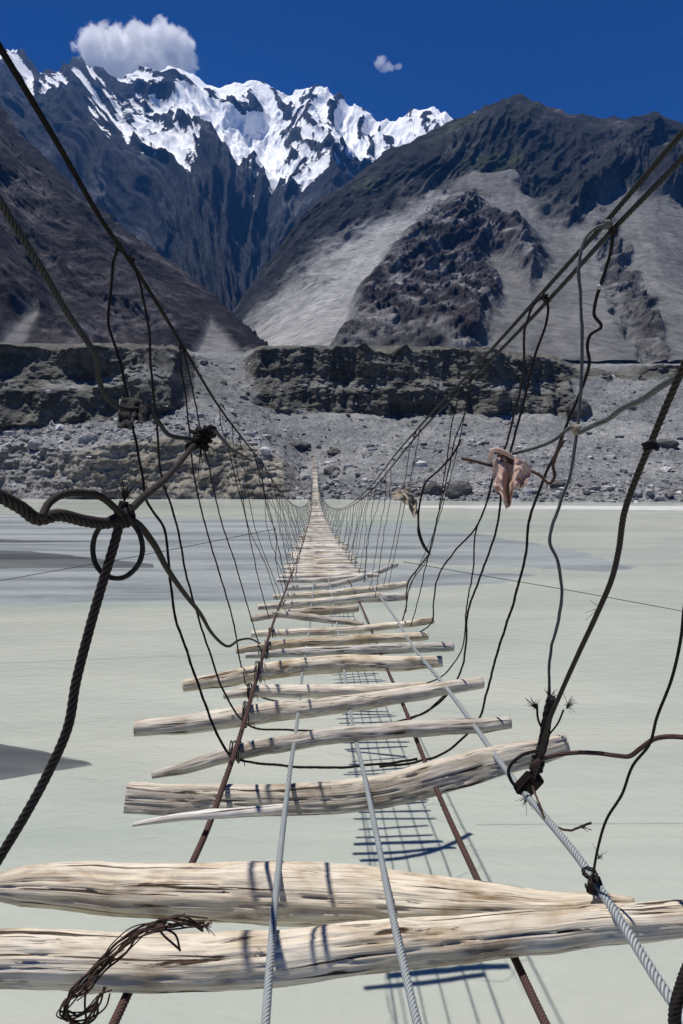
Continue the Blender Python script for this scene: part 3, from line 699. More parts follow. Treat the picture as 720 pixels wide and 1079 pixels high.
log('log', [(137, 840, 17.5), (220, 842, 17), (300, 842, 17), (370, 838, 18), (430, 826, 18), (500, 808, 18), (560, 794, 15), (594, 784, 12)], 'squared split timber kinked in the middle with long grooves', sides=72, seed=7.7, square=0.55, rough=0.1, group=GL)
log('stick', [(140, 869, 2), (170, 864, 3.5), (215, 859, 5), (300, 852, 5)], 'thin brown sliver poking out under the squared timber', sides=20, seed=2.2, group=GL)
log('log', [(160, 817, 3.5), (190, 810, 6), (235, 797, 8), (300, 783, 8.5), (370, 773, 8.5), (450, 767, 8.5), (510, 764, 7.5), (538, 762, 6)], 'slim crooked log curving down to a thin left tip', seed=5.9, lash=(247,), group=GL)
log('log', [(142, 767, 8.5), (200, 762, 10), (280, 751, 10.5), (360, 742, 9), (440, 730, 8), (508, 719, 6)], 'long slanting log whose blunt left end sticks far out', seed=9.4, lash=(258,), group=GL)
log('log', [(236, 733, 4), (270, 729, 6.5), (330, 728, 7), (400, 727, 6), (450, 722, 4)], 'short pale log between two long slanting logs', seed=11.1, lash=(264,), group=GL)
log('log', [(193, 722, 6), (230, 717, 8), (290, 706, 9), (350, 700, 9.5), (420, 699, 8), (466, 697, 6)], 'stout bent log with a sawn right end and dark strap', seed=12.8, lash=(272,), group=GL)
log('log', [(259, 691, 3), (320, 687, 5), (400, 684, 5.5), (478, 681, 5)], 'straight log with pointed left end above the stout bent log', seed=14.2, lash=(280,), group=GL)
log('log', [(249, 686, 3), (290, 680, 5), (350, 676, 5), (410, 672, 5), (451, 670, 4.5)], 'slightly tilted slim log just beyond the pointed one', seed=15.5, lash=(282,), group=GL)
log('log', [(265, 668, 3.5), (330, 666, 4), (400, 661, 4), (457, 654, 3.2)], 'thin straight log rising to the right with grey tip', seed=17.3, lash=(285,), group=GL)
log('log', [(264, 652, 3.2), (300, 646, 4), (350, 643, 4.5), (378, 641, 3.5)], 'short crossed log lying over its slanted neighbour', seed=18.6, group=GL)
log('log', [(288, 647, 3.2), (330, 651, 4), (383, 658, 2.6)], 'short slanted log pointing down to the right', seed=19.9, group=GL)
log('log', [(300, 638, 4), (350, 634, 4.5), (400, 630, 4.5), (428, 629, 4)], 'pale log ending in a broken brown stub at the right', seed=21.2, lash=(294,), group=GL)
log('log', [(272, 640, 3), (310, 637, 3.5), (350, 633, 3.5), (400, 627, 3.5)], 'slim log sticking out left just beyond the crossed pair', seed=22.5, group=GL)
log('log', [(288, 629, 3), (330, 627, 3.5), (390, 621, 4), (428, 616, 3.5)], 'light tilted log under the end of a raised pole', seed=23.8, group=GL)
log('log', [(300, 620, 2.6), (340, 618, 3), (380, 609, 3), (418, 595, 2.6)], 'long raised pole angled up to the right across its neighbours', seed=25.1, group=GL)
log('log', [(292, 612, 2.4), (340, 611, 2.8), (380, 607, 2.6), (400, 606, 2.2)], 'narrow log beneath the left part of the raised pole', seed=26.4, group=GL)
# the rest of the deck, log after log to the far bank
y = on_deck(345, 605) + 0.1; k = 0
proto = []
for q in range(9):
    L = 1.0; mb = MB(); n = 26
    xs_ = np.linspace(-0.5, 0.5, n); C = np.stack([xs_, 0.02 * fbm(xs_ * 3 + q, 0, 0, 3), 0.02 * fbm(xs_ * 3 + q, 5, 0, 3)], 1)
    R = 0.048 + 0.014 * fbm(xs_ * 2 + q * 3, 2, 0, 2) - 0.012 * np.abs(xs_ * 2) ** 4; R = R * (1 + 0.2 * (q % 3 - 1))
    tube(mb, C, R, 10, rough=0.2, seed=q * 2.3); o = mb.build('log', WOODFAR, origin=(0, 0, 0)); proto.append(o)
used = set()
while y < 224.5 and k < 280:
    q = random.randrange(9); p = proto[q]; o = p
    if q in used: o = p.copy(); COL.objects.link(o)
    used.add(q)
    w = half_w(y)
    ln = 2 * w * random.uniform(1.02, 1.34)
    o.location = (deck_x(y) + random.uniform(-0.12, 0.12) * w, y, deck_z(y) - 0.045 + random.uniform(-0.015, 0.02))
    yaw = random.gauss(0, 0.10) if y < 45 else random.gauss(0, 0.05)
    o.rotation_euler = (random.uniform(0, 6.28), 0, yaw + 0.0405) if False else (random.uniform(-0.5, 0.5), random.gauss(0, 0.02), yaw + 0.04)
    th = random.uniform(0.85, 1.35) * (1.0 if y < 40 else 1.35)
    wd = 1 if y < 45 else 1 + min(1.3, (y - 45) / 40)
    o.scale = (ln * random.uniform(0.94, 1.1), th * wd, th * (0.9 if y < 45 else 0.6))
    tag(o, 'pale thin deck log among many alike on the bridge beyond the crossed poles' if y < 40 else 'tiny pale deck log among many alike towards the far end of the bridge', 'log',
        'similar pale logs along the middle of the deck' if y < 40 else 'far pale logs leading to the opposite bank')
    y += (random.uniform(0.26, 0.5) if y < 36 else random.uniform(0.85, 1.3)); k += 1

# ------------------------------------------------------------------ deck cables
def stepf(p):
    return max(0.006, 0.0032 * p[1])
def deck_line(pix, offs, side, far_off, y_end=224.5, far_wob=0.02):
    pts = []
    for i, (x, y_) in enumerate(pix):
        yy = on_deck(x, y_, offs[i] if not isinstance(offs, (int, float)) else offs); pts.append(at(x, y_, yy))
    y = pts[-1][1]; x_rel = (pts[-1][0] - deck_x(y)) / half_w(y)
    for yy in np.concatenate([np.arange(y + 3, 40, 4), np.arange(44, y_end, 8), [y_end + 1.5]]):
        f = min(1, (yy - y) / 14)
        pts.append((deck_x(yy) + (x_rel * (1 - f) + side * f) * half_w(yy), yy, deck_z(yy) + far_off))
    return pts
def cable(name, label, pts, r, mat, lobes=6, pitch=0.10, group=None, cat='cable', sides=40, dep=0.36):
    mb = MB(); C = spline(pts, stepf); tube(mb, C, r * 1.1, sides, lobes, pitch, dep); o = mb.build(name, mat, origin=pts[0]); tag(o, label, cat, group); return o
U = -0.19; U2 = -0.085
pl = deck_line([(92, 1140), (120, 1079), (160, 995), (195, 925), (216, 880), (238, 820), (249, 788), (262, 745), (277, 692), (290, 651), (300, 625)],
               [-0.2, -0.2, -0.19, -0.17, -0.13, -0.03, 0, 0, 0, 0, 0], -0.95, 0.0)
cable('deck_cable', 'thick rusty twisted cable along the left edge of the deck', pl, 0.0155, RUST, 6, 0.11)
ps1 = deck_line([(276, 1130), (280, 1079), (287, 985), (297, 885), (304, 825), (313, 762), (318, 716), (325, 670), (330, 620)],
               [0.008, 0.008, 0.008, 0.008, 0.004, -0.10, -0.11, -0.10, -0.10], -0.2, -0.085)
cable('deck_cable', 'left of two silver cables running down the middle of the deck', ps1, 0.013, SILVER, 5, 0.09)
ps2 = deck_line([(452, 1130), (440, 1079), (417, 980), (399, 890), (385, 822), (374, 775), (367, 735), (362, 700), (352, 640)],
               [0.008, 0.008, 0.008, 0.008, 0.004, -0.10, -0.11, -0.10, -0.10], 0.12, -0.085)
cable('deck_cable', 'right of two silver cables running down the middle of the deck', ps2, 0.013, SILVER, 5, 0.09)
pr = deck_line([(605, 1140), (575, 1079), (545, 1015), (500, 920), (470, 855), (443, 790), (430, 755), (408, 705), (388, 655), (372, 620)],
               [-0.2, -0.2, -0.19, -0.16, -0.14, -0.11, -0.11, -0.10, -0.10, -0.10], 0.5, -0.085)
cable('deck_cable', 'rusty twisted cable under the logs right of the middle', pr, 0.0145, RUST, 6, 0.10)
pb = deck_line([(748, 1110), (705, 1050), (655, 972), (612, 907), (572, 858), (540, 820), (500, 765), (465, 718), (440, 688), (418, 653), (395, 621), (386, 608)],
               0.012, 0.95, 0.0)
cable('deck_cable', 'thick bluish grey cable along the right edge of the deck', pb, 0.0165, SILVER, 5, 0.12)

# ------------------------------------------------------------------ hand cables
def rail_h(y, near): return 1.05 + (near - 1.05) * math.exp(-max(0, y - 11) / 17.0)
def rail(pix, off, near, sgn, far0=0.0):
    pts = []
    for x, y_ in pix:
        yy = on_side(x, y_, off); pts.append(at(x, y_, yy))
    y = pts[-1][1]; h0 = pts[-1][2] - deck_z(y); o0 = pts[-1][0] - deck_x(y)
    for yy in np.concatenate([np.arange(y + 4, 60, 5), np.arange(64, 224, 9), [225]]):
        h = 1.05 + (h0 - 1.05) * math.exp(-(yy - y) / 15.0); f = math.exp(-(yy - y) / 25.0)
        pts.append((deck_x(yy) + o0 * f + sgn * (half_w(yy) + 0.12) * (1 - f), yy, deck_z(yy) + h + far0))
    return pts
RL = rail([(-60, -45), (0, 50), (60, 150), (110, 236), (135, 272), (190, 360), (216, 405), (262, 470), (277, 489)], -1.4, 2.3, -1)
cable('hand_cable', 'long dark hand cable sloping down along the left side', RL, 0.0125, BLACK, 6, 0.09)
RR1 = rail([(790, 62), (720, 139), (642, 230), (590, 288), (540, 344), (440, 452), (420, 475)], 1.15, 2.6, 1)
cable('hand_cable', 'upper cable of the double hand line on the right', RR1, 0.0115, GREY, 6, 0.08)
RR2 = rail([(790, 90), (720, 166), (648, 240), (585, 309), (545, 351), (442, 456), (424, 478)], 1.17, 2.6, 1, -0.03)
cable('hand_cable', 'lower cable of the double hand line on the right', RR2, 0.0115, GREY, 6, 0.08)
def on_rail(P, yy):
    P = np.array(P); return np.array([np.interp(yy, P[:, 1], P[:, 0]), yy, np.interp(yy, P[:, 1], P[:, 2])])

# ------------------------------------------------------------------ hangers and loose ropes
def resolve(pts):
    """points (px, py) or (px, py, how): how = number (metres ahead), 'L'/'R' (on the hand-cable sheets), ('D', off) on the deck.
    Distances between known points are interpolated along the rope."""
    know = []
    for p in pts:
        if len(p) == 2: know.append(None); continue
        h = p[2]
        if h == 'L': know.append(on_side(p[0], p[1], -1.4))
        elif h == 'R': know.append(on_side(p[0], p[1], 1.15))
        elif isinstance(h, tuple): know.append(on_deck(p[0], p[1], h[1]))
        else: know.append(float(h))
    s = np.concatenate([[0], np.cumsum([math.dist(a[:2], b[:2]) for a, b in zip(pts, pts[1:])])])
    ks = [i for i, q in enumerate(know) if q is not None]
    Y = 1 / np.interp(s, s[ks], [1 / know[i] for i in ks])
    return [at(p[0], p[1], q) for p, q in zip(pts, Y)]
def tuft(mb, p, dirv, n, ln, r=0.0012, spread=0.6):
    for _ in range(n):
        dv = np.array(dirv, float) + np.array([random.gauss(0, spread) for _ in range(3)]); dv /= np.linalg.norm(dv); l = ln * random.uniform(0.4, 1.1)
        l *= 0.75; c = np.array([random.gauss(0, 0.45) for _ in range(3)]) * l
        t = np.linspace(0, 1, 7)[:, None]; P = np.array(p) + dv * l * t + c * t * t
        tube(mb, P, np.linspace(r, r * 0.4, 7), 4)
def rope(name, label, pts, r, mat, lobes=4, pitch=0.05, cat='rope', group=None, sides=14, wig=0.0, multi=1, world=False):
    P = np.array(pts if world else resolve(pts)); mb = MB()
    C = spline(P, lambda p: max(0.005, 0.0036 * p[1]))
    L = np.concatenate([[0], np.cumsum(np.linalg.norm(np.diff(C, axis=0), axis=1))])
    if wig:
        sd = random.random() * 90
        C = C + wig * np.stack([fbm(L * 5 + sd, 0, k * 9.0, 3) for k in range(3)], 1)
    if multi == 1: tube(mb, C, r, sides, lobes, pitch, 0.25)
    else:
        for q in range(multi):
            sd = random.random() * 90; a = L / pitch * 2 * math.pi + q * 6.283 / multi
            T, N, B = frames(C); D = C + r * 0.62 * (np.cos(a)[:, None] * N + np.sin(a)[:, None] * B) + r * 0.25 * np.stack([fbm(L * 9 + sd, 0, k * 9.0, 2) for k in range(3)], 1)
            tube(mb, D, r * 0.5, 7)
    o = mb.build(name, mat, origin=P[0]); tag(o, label, cat, group); o['_c'] = 0; del o['_c']
    return o, C
def coil(parent, c, axis, R, turns, r, mat, name='knot', squash=1.0, jit=0.25):
    c = np.array(c); a = np.array(axis, float); a /= np.linalg.norm(a)
    h = np.cross(a, (0.31, 0.2, 0.93)); h /= np.linalg.norm(h); g = np.cross(a, h); mb = MB()
    t = np.linspace(0, 2 * math.pi * turns, int(turns * 22)); sd = random.random() * 50
    P = c + R * (1 + jit * fbm(t * 0.7 + sd, 0, 0, 3))[:, None] * (np.cos(t)[:, None] * h + np.sin(t)[:, None] * g) + a * (np.linspace(-1, 1, len(t)) * turns * r * 0.9 * squash + jit * R * fbm(t * 0.9 + sd, 5, 0, 2))[:, None]
    tube(mb, P, r, 8); return mb.build(name, mat, parent)
def fray(parent, p, dirv, n, ln, mat, r=0.0012, spread=0.6):
    mb = MB(); tuft(mb, p, dirv, n, ln, r, spread); return mb.build('frayed_end', mat, parent)

D0 = ('D', 0.0); DU = ('D', -0.13)
hang = [
 ('black hanger wire with a kink, first from the left on the hand cable', [(127, 255, 'L'), (120, 275), (118, 300), (115, 345), (124, 372), (131, 400), (138, 440), (150, 500), (155, 528), (172, 555), (178, 590), (181, 630), (198, 690), (219, 748), (228, 772), (238, 790, D0), (250, 800, DU), (300, 807, DU), (370, 808, DU), (440, 800, DU)], 0.0085, DARK),
 ('long nearly straight hanger wire, second from the left on the hand cable', [(137, 268, 'L'), (148, 300), (157, 350), (160, 395), (165, 440), (172, 508), (181, 535), (188, 560), (196, 605), (206, 640), (222, 690), (243, 742, D0), (259, 762, DU), (305, 769, DU), (388, 767, DU), (432, 757, DU), (474, 728, DU)], 0.008, DARK),
 ('hanger wire from the left hand cable behind the crossing grey rope knot', [(190, 362, 'L'), (191, 385), (196, 420), (200, 455), (203, 490), (213, 540), (230, 600), (246, 655), (254, 700, D0), (272, 733, DU), (305, 742, DU)], 0.0075, DARK),
 ('hanger wire bending at the water line left of the deck', [(193, 366, 'L'), (205, 420), (213, 460), (222, 500), (231, 540), (233, 548), (247, 590), (257, 625), (268, 662, D0), (276, 690, D0)], 0.0075, DARK),
 ('short curved hanger wire looping from the left hand cable', [(237, 432, 'L'), (233, 425), (232, 440), (240, 470), (250, 510), (258, 540), (264, 570), (275, 620), (284, 652, D0)], 0.0065, DARK),
 ('hanger wire touching the left hand cable near the white boulder', [(245, 445, 'L'), (246, 470), (255, 520), (262, 555), (280, 595), (292, 632, D0)], 0.006, DARK),
 ('thin hanger wire ending beside the crossed logs on the left', [(252, 456, 'L'), (258, 495), (270, 560), (285, 600), (296, 628, D0)], 0.006, DARK),
 ('kinked thin hanger wire beside the left deck edge above the raised pole', [(268, 477, 'L'), (276, 505), (281, 532), (283, 542), (291, 562), (291, 590), (299, 625, D0)], 0.006, DARK),
]
hang_r = [
 ('looped grey hanger cable hung from the double line with bright lower half', [(646, 236, 'R'), (628, 240), (615, 256), (610, 282), (612, 312), (613, 390), (611, 430), (607, 462), (603, 490), (594, 522), (581, 558), (579, 566), (587, 590), (592, 618), (589, 650), (580, 690), (578, 735), (570, 775), (562, 805), (557, 828, ('D', 0.03))], 0.0085, STEEL),
 ('dark hanger cable with a sharp white-tipped kink near the double line', [(647, 238, 'R'), (644, 262), (627, 322), (626, 330), (633, 346), (623, 352), (621, 385), (600, 440), (587, 475), (570, 512), (558, 548), (554, 585), (540, 638), (525, 685), (513, 730), (505, 757, D0), (480, 785, DU), (440, 803, DU), (400, 808, DU)], 0.0085, DARK),
 ('dark hanger wire looped over the double line left strand', [(577, 311, 'R'), (565, 318), (556, 338), (551, 398), (541, 440), (533, 470), (523, 492), (514, 527), (500, 558), (480, 580), (463, 605), (457, 635), (455, 656), (440, 668, D0)], 0.0085, DARK),
 ('dark hanger wire looped over the double line right strand', [(576, 311, 'R'), (578, 328), (565, 370), (553, 420), (541, 465), (530, 505), (524, 555), (506, 608), (493, 645), (491, 682), (478, 723, D0), (460, 743, DU), (432, 757, DU)], 0.0085, DARK),
 ('dark wire branching down from behind the pink rag to the deck', [(522, 492, 'R'), (511, 535), (502, 558), (499, 598), (492, 638), (484, 690, D0), (470, 709, DU), (445, 722, DU)], 0.007, DARK),
 ('hanger wire from the double line left of the pink rag', [(497, 396, 'R'), (489, 438), (480, 462), (474, 490), (465, 530), (452, 583), (440, 635), (433, 660, D0)], 0.0065, DARK),
 ('hanger wire paired with its neighbour left of the pink rag', [(487, 407, 'R'), (478, 438), (473, 470), (467, 510), (462, 540), (450, 590), (433, 615), (428, 645, D0)], 0.0065, DARK),
 ('pale hanger wire crossing the rubble above the tan rag', [(498, 394, 'R'), (490, 435), (484, 465), (476, 498), (458, 560), (440, 600), (430, 625, D0)], 0.0055, GREY),
 ('short hanger wire dropping from the knot on the double line', [(443, 451, 'R'), (438, 478), (431, 512), (425, 540), (417, 580), (410, 615, D0)], 0.006, DARK),
 ('short hanger wire beside the knot on the double line', [(439, 454, 'R'), (433, 470), (428, 500), (420, 545), (413, 580), (404, 618, D0)], 0.006, DARK),
]
allc = {}
for i, (lab, pts, r, mt) in enumerate(hang + hang_r):
    o, C = rope('hanger_wire', lab, pts, r, mt, 4, 0.05, 'wire', wig=0.010)
    allc[lab] = C
    j = 0
    coil(o, C[2], C[6] - C[0], r * 2.0, 3, r * 0.55, mt, 'knot')
    if i == len(hang):                     # the bright kink tip on the second right hanger is added below
        pass
# white tip on the kink
o = [q for q in COL.objects if q.get('label', '').startswith('dark hanger cable with a sharp')][0]
p = resolve([(633, 346, 2.75)])[0]
C = allc[o['label']]; p = C[np.argmin(np.linalg.norm(C - np.array(p), axis=1))]
mb = MB(); tube(mb, np.array([p + (-0.012, 0, -0.004), p + (0.014, -0.002, 0.004)]), 0.012, 10); mb.build('metal_ferrule', SILVER, o)

# far hangers, pair after pair along the deck
y = 12.5
while y < 150:
    for sg in (-1, 1):
        top = on_rail(RL if sg < 0 else RR2, y + random.uniform(-0.3, 0.3)); yb = y + random.uniform(-0.9, 0.9)
        bot = np.array([deck_x(yb) + sg * half_w(yb) * 0.97, yb, deck_z(yb) - 0.01])
        mid = (top + bot) / 2 + np.array([random.gauss(0, 0.07), random.gauss(0, 0.15), 0])
        m2 = top * 0.75 + bot * 0.25 + np.array([random.gauss(0, 0.03), random.gauss(0, 0.03), 0])
        rope('hanger_wire', 'thin dark hanger wire among many alike on the left side of the deck' if sg < 0 else 'thin dark hanger wire among many alike on the right side of the deck',
             [top, m2, mid, bot], 0.0062 if y < 40 else 0.0075, DARK, 0, 0.05, 'wire', 'far hanger wires on the left' if sg < 0 else 'far hanger wires on the right', sides=6, wig=0.045, world=True)
    y += random.uniform(0.5, 1.15) if y < 40 else random.uniform(0.9, 1.7)

# the knot at left with its ring, the thick cables meeting in it
K = (130, 545, 1.55)
o, C = rope('thick_cable', 'thick dark cable hanging from the left knot out past the edge', [(-25, 945, 1.45), (0, 903), (25, 862), (52, 812), (72, 765), (80, 720), (92, 672), (108, 615), (122, 568), (131, 528, 1.55)], 0.0112, OILY, 5, 0.085, 'cable', sides=30)
fray(o, C[-1], (0.1, 0.1, 1), 34, 0.055, DARK, 0.0016, 0.17)
rope('thick_cable', 'thick drooping cable entering at the left edge into the knot', [(-40, 508, 1.2), (0, 523), (22, 535), (40, 547), (60, 543), (90, 549), (115, 551), (132, 543, 1.56)], 0.0135, OILY, 6, 0.09, 'cable', sides=36)
rope('wire_loop', 'arched rusty wire bowing over the thick cable at left', [(44, 545, 1.32), (52, 530), (66, 521), (85, 519), (105, 523), (122, 536), (131, 545, 1.54)], 0.008, OILY, 6, 0.05, 'wire', sides=24)
o, C = rope('wire_loop', 'round rusty wire ring hanging below the left knot', [(131, 540, 1.53), (112, 549), (101, 563), (98, 580), (103, 598), (113, 607), (128, 609), (142, 600), (150, 583), (147, 562), (134, 545, 1.56)], 0.0062, OILY, 6, 0.04, 'wire', sides=24)
coil(o, at(131, 545, 1.55), (1, 0.2, 0.3), 0.02, 4, 0.006, DARK)
rope('thick_cable', 'wavy dark wire running from the left knot down to the deck edge', [(132, 545, 1.56), (142, 550), (160, 570), (175, 597), (195, 626), (210, 645), (224, 668), (241, 681), (251, 675), (262, 673), (274, 678, D0)], 0.0095, DARK, 5, 0.05, 'cable')
rope('cross_rope', 'reddish grey rope rising from the left knot to the dark bundle', [(132, 543, 1.56), (150, 525), (171, 508), (190, 487), (205, 468, 2.6)], 0.010, OILY, 4, 0.07)
o, C = rope('cross_rope', 'thick dull rope slanting down from the upper left edge', [(-30, 160, 1.25), (0, 212), (20, 245), (45, 285), (70, 328), (90, 357), (101, 375), (104, 398), (112, 418), (128, 430), (150, 432), (163, 440), (178, 458), (198, 462), (208, 463, 2.62)], 0.0082, GREY, 5, 0.08, sides=25)
o, C = rope('cross_rope', 'rope running from the dark bundle towards the white boulder', [(208, 462, 2.62), (222, 450), (232, 460), (245, 474), (256, 480), (266, 486, 7.5)], 0.010, GREY, 4, 0.06)
coil(o, at(212, 462, 2.64), (0.3, 0.2, 1), 0.026, 5, 0.009, BLACK, 'knot', 1.0, 1.1)
coil(o, at(215, 458, 2.66), (1, 0.1, 0.4), 0.022, 4, 0.008, BLACK, 'knot', 1.4, 1.2)
fray(o, at(212, 463, 2.62), (0.1, 0, -1), 12, 0.10, BLACK, 0.003, 0.4)

# right hand ropes
o, C = rope('twisted_rope', 'heavy dark twisted rope curving from the right edge to the frayed bundle', [(745, 330, 1.75), (716, 396), (702, 428), (688, 462), (672, 500), (658, 540), (652, 580), (646, 606), (630, 645), (610, 688), (592, 728), (578, 762), (570, 795), (560, 826, ('D', 0.05))], 0.0105, OILY, 3, 0.065, sides=24)
coil(o, at(685, 470, 1.93), (0.4, 0, -1), 0.016, 3, 0.005, DARK)
fray(o, at(634, 640, 2.3), (-0.8, 0, -0.5), 5, 0.06, DARK)
rope('cross_rope', 'sagging grey cable from the right edge to the pale tie', [(745, 372, 1.8), (714, 397), (700, 405), (678, 420), (655, 431), (642, 441), (622, 450), (611, 456, 3.1)], 0.011, STEEL, 6, 0.06, 'cable')
o, C = rope('cross_rope', 'bleached cord from the pale tie to the pink rag', [(611, 455, 3.1), (604, 449), (596, 454), (588, 461), (575, 468), (556, 474), (540, 478, 3.3)], 0.009, STEEL, 4, 0.05)
coil(o, at(607, 453, 3.1), (1, 0, 0.2), 0.018, 3, 0.006, TAN, 'tie')
rope('loose_cord', 'dark cord curling up from the pink rag to a ragged end', [(538, 490, 3.28), (552, 494), (568, 500), (580, 509), (584, 504), (583, 490), (587, 477), (594, 464, 3.1)], 0.008, BROWN, 4, 0.05, multi=3)
o, C = rope('loose_cord', 'drooping cord strung between hanger wires above the tan rag', [(486, 463, 7.0), (478, 478), (462, 496), (449, 508), (443, 528), (441, 552), (446, 572), (453, 584, 7.4)], 0.011, DARK, 4, 0.06)
rope('loose_cord', 'curved brown cord below the tan rag meeting the deck', [(453, 583, 7.4), (440, 600), (432, 610), (428, 640), (424, 655, D0)], 0.010, BROWN, 4, 0.06)

# frayed bundle on the right cable
ob, C = rope('rope_bundle', 'frayed bundle of dark strands tied upright on the right cable', [(582, 735, 3.45), (577, 755), (573, 780), (566, 805), (560, 830, ('D', 0.01))], 0.024, DARK, multi=5, pitch=0.22)
for (x, y_, dv, n) in [(565, 742, (-0.5, 0, 1), 22), (597, 742, (0.6, 0, 1), 16), (556, 832, (-0.4, -0.2, -1), 18), (580, 733, (0, 0, 1), 14)]:
    fray(ob, at(x, y_ + 5, 3.5), dv, n + 12, 0.075, DARK, 0.0022, 0.13)
mb = MB(); tube(mb, spline([at(578, 775, 3.5), at(588, 762, 3.47), at(594, 748, 3.45)], lambda p: .01), 0.005, 6)
tube(mb, spline([at(575, 775, 3.5), at(567, 757, 3.5), at(566, 742, 3.5)], lambda p: .01), 0.006, 6)
tube(mb, spline([at(570, 790, 3.5), at(548, 797, 3.45), at(536, 812, 3.5), at(541, 826, 3.52), at(560, 824, 3.6)], lambda p: .01), 0.009, 8)
mb.build('loose_strand', DARK, ob)
coil(ob, at(566, 806, 3.52), (0.2, 0, 1), 0.028, 4, 0.009, DARK, 'knot', 1.0, 0.4)
# rusty plate clamp on the cable
import bmesh
bm = bmesh.new(); bmesh.ops.create_cube(bm, size=1.0)
for v in bm.verts: v.co = (v.co.x * 0.11, v.co.y * 0.06, v.co.z * 0.13)
bmesh.ops.bevel(bm, geom=bm.edges[:], offset=0.008, segments=2, affect='EDGES')
me = bpy.data.meshes.new('clamp_plate'); bm.to_mesh(me); bm.free(); me.materials.append(RUST)
o = link('clamp_plate', me, ob); o.matrix_parent_inverse = parent_inv(ob); o.location = at(557, 826, on_deck(557, 826, 0.05)); o.rotation_euler = (0.5, 0.4, 0.5)
rope('curved_rope', 'rusty bent rope from the frayed bundle out to the right edge', [(560, 806, 3.4), (572, 800), (590, 795), (620, 793), (650, 796), (662, 797), (676, 788), (692, 778), (708, 776), (735, 779, 2.6)], 0.0105, RUST, 5, 0.05)
o, C = rope('thin_wire', 'thin wavy black wire at the right edge tied to the blue cable', [(735, 590, 1.95), (722, 635), (718, 670), (708, 715), (692, 757), (684, 785), (668, 805), (655, 838), (640, 862), (631, 890), (627, 910), (624, 932, ('D', 0.03))], 0.0052, DARK, 3, 0.04, 'wire')
coil(o, at(626, 932, on_deck(626, 932, 0.03)), (0.8, -0.7, 0.1), 0.032, 4, 0.0045, DARK, 'knot', 1.2, 0.4)
coil(o, at(622, 920, on_deck(622, 922, 0.04)), (0.2, -0.3, 1.0), 0.026, 2.5, 0.004, DARK, 'knot', 1.2, 0.4)
fray(o, at(630, 905, 2.62), (0.5, 0, 0.7), 18, 0.06, DARK, 0.0011, 0.3)
o, C = rope('loose_cord', 'dark split cord end sticking out right of the blue cable', [(560, 822, ('D', 0.02)), (569, 848, 3.25), (577, 866), (588, 872), (600, 875), (612, 871), (623, 867, 3.0)], 0.0055, BROWN, multi=3, pitch=0.12)
fray(o, C[-8], (1, 0, 0.1), 6, 0.07, BROWN, 0.003, 0.25)
rope('thick_cable', 'dark cable crossing the bottom right corner', [(760, 985, 1.7), (728, 1015), (718, 1040), (712, 1062), (712, 1110, 1.6)], 0.016, DARK, 5, 0.06, 'cable')
# twine bundle over the nearest log
bp = [(216, 974), (196, 972), (172, 973), (150, 981), (128, 996), (108, 1016), (88, 1040), (72, 1056), (68, 1068), (78, 1076), (94, 1070), (106, 1050), (112, 1040)]
yb = on_deck(120, 1000, 0.03)
ob = None; mbs = MB()
for q in range(13):
    jx, jy = random.uniform(-8, 8), random.uniform(-9, 9); a0 = random.choice((0, 0, 1, 2)); a1 = random.choice((8, 10, 12, 13))
    P = [at(x + jx * math.sin(0.9 * i + q) * 1.3 + random.gauss(0, 2), y_ + jy * math.cos(0.7 * i + q * 1.7) * 1.3 + random.gauss(0, 2), yb - 0.10 + 0.06 * random.random() - (0.05 if y_ > 1030 else 0)) for i, (x, y_) in enumerate(bp[a0:a1])]
    tube(mbs, spline(P, lambda p: 0.01), random.uniform(0.0022, 0.0048), 7, 3, 0.03, 0.2)
ob = mbs.build('twine_bundle', BROWN, origin=at(150, 985, yb)); tag(ob, 'tangled brown twine bundle draped over the nearest log at left', 'twine')
mb = MB()
for pts in ([(165, 975), (172, 985), (182, 994), (190, 1001)], [(172, 978), (184, 984), (190, 1002)], [(130, 1000), (98, 1022), (90, 1050), (92, 1085)], [(110, 1040), (104, 1060), (80, 1072), (66, 1090)]):
    tube(mb, spline([at(x, y_, yb - 0.09) for x, y_ in pts], lambda p: .01), 0.0035, 6)
mb.build('loose_strand', BROWN, ob)
fray(ob, at(214, 975, yb - 0.08), (1, 0, -0.2), 9, 0.05, BROWN, 0.003, 0.25)
# side stays over the water
rope('guy_wire', 'thin stay wire stretching left across the water from the bridge', [(-140, 639, 30), (0, 612), (150, 585), (292, 557, 33)], 0.016, GREY, 0, sides=6, cat='wire')
rope('guy_wire', 'thin stay wire stretching right across the water from the bridge', [(425, 592, 17), (500, 605), (600, 622), (720, 644), (860, 668, 17)], 0.009, GREY, 0, sides=6, cat='wire')

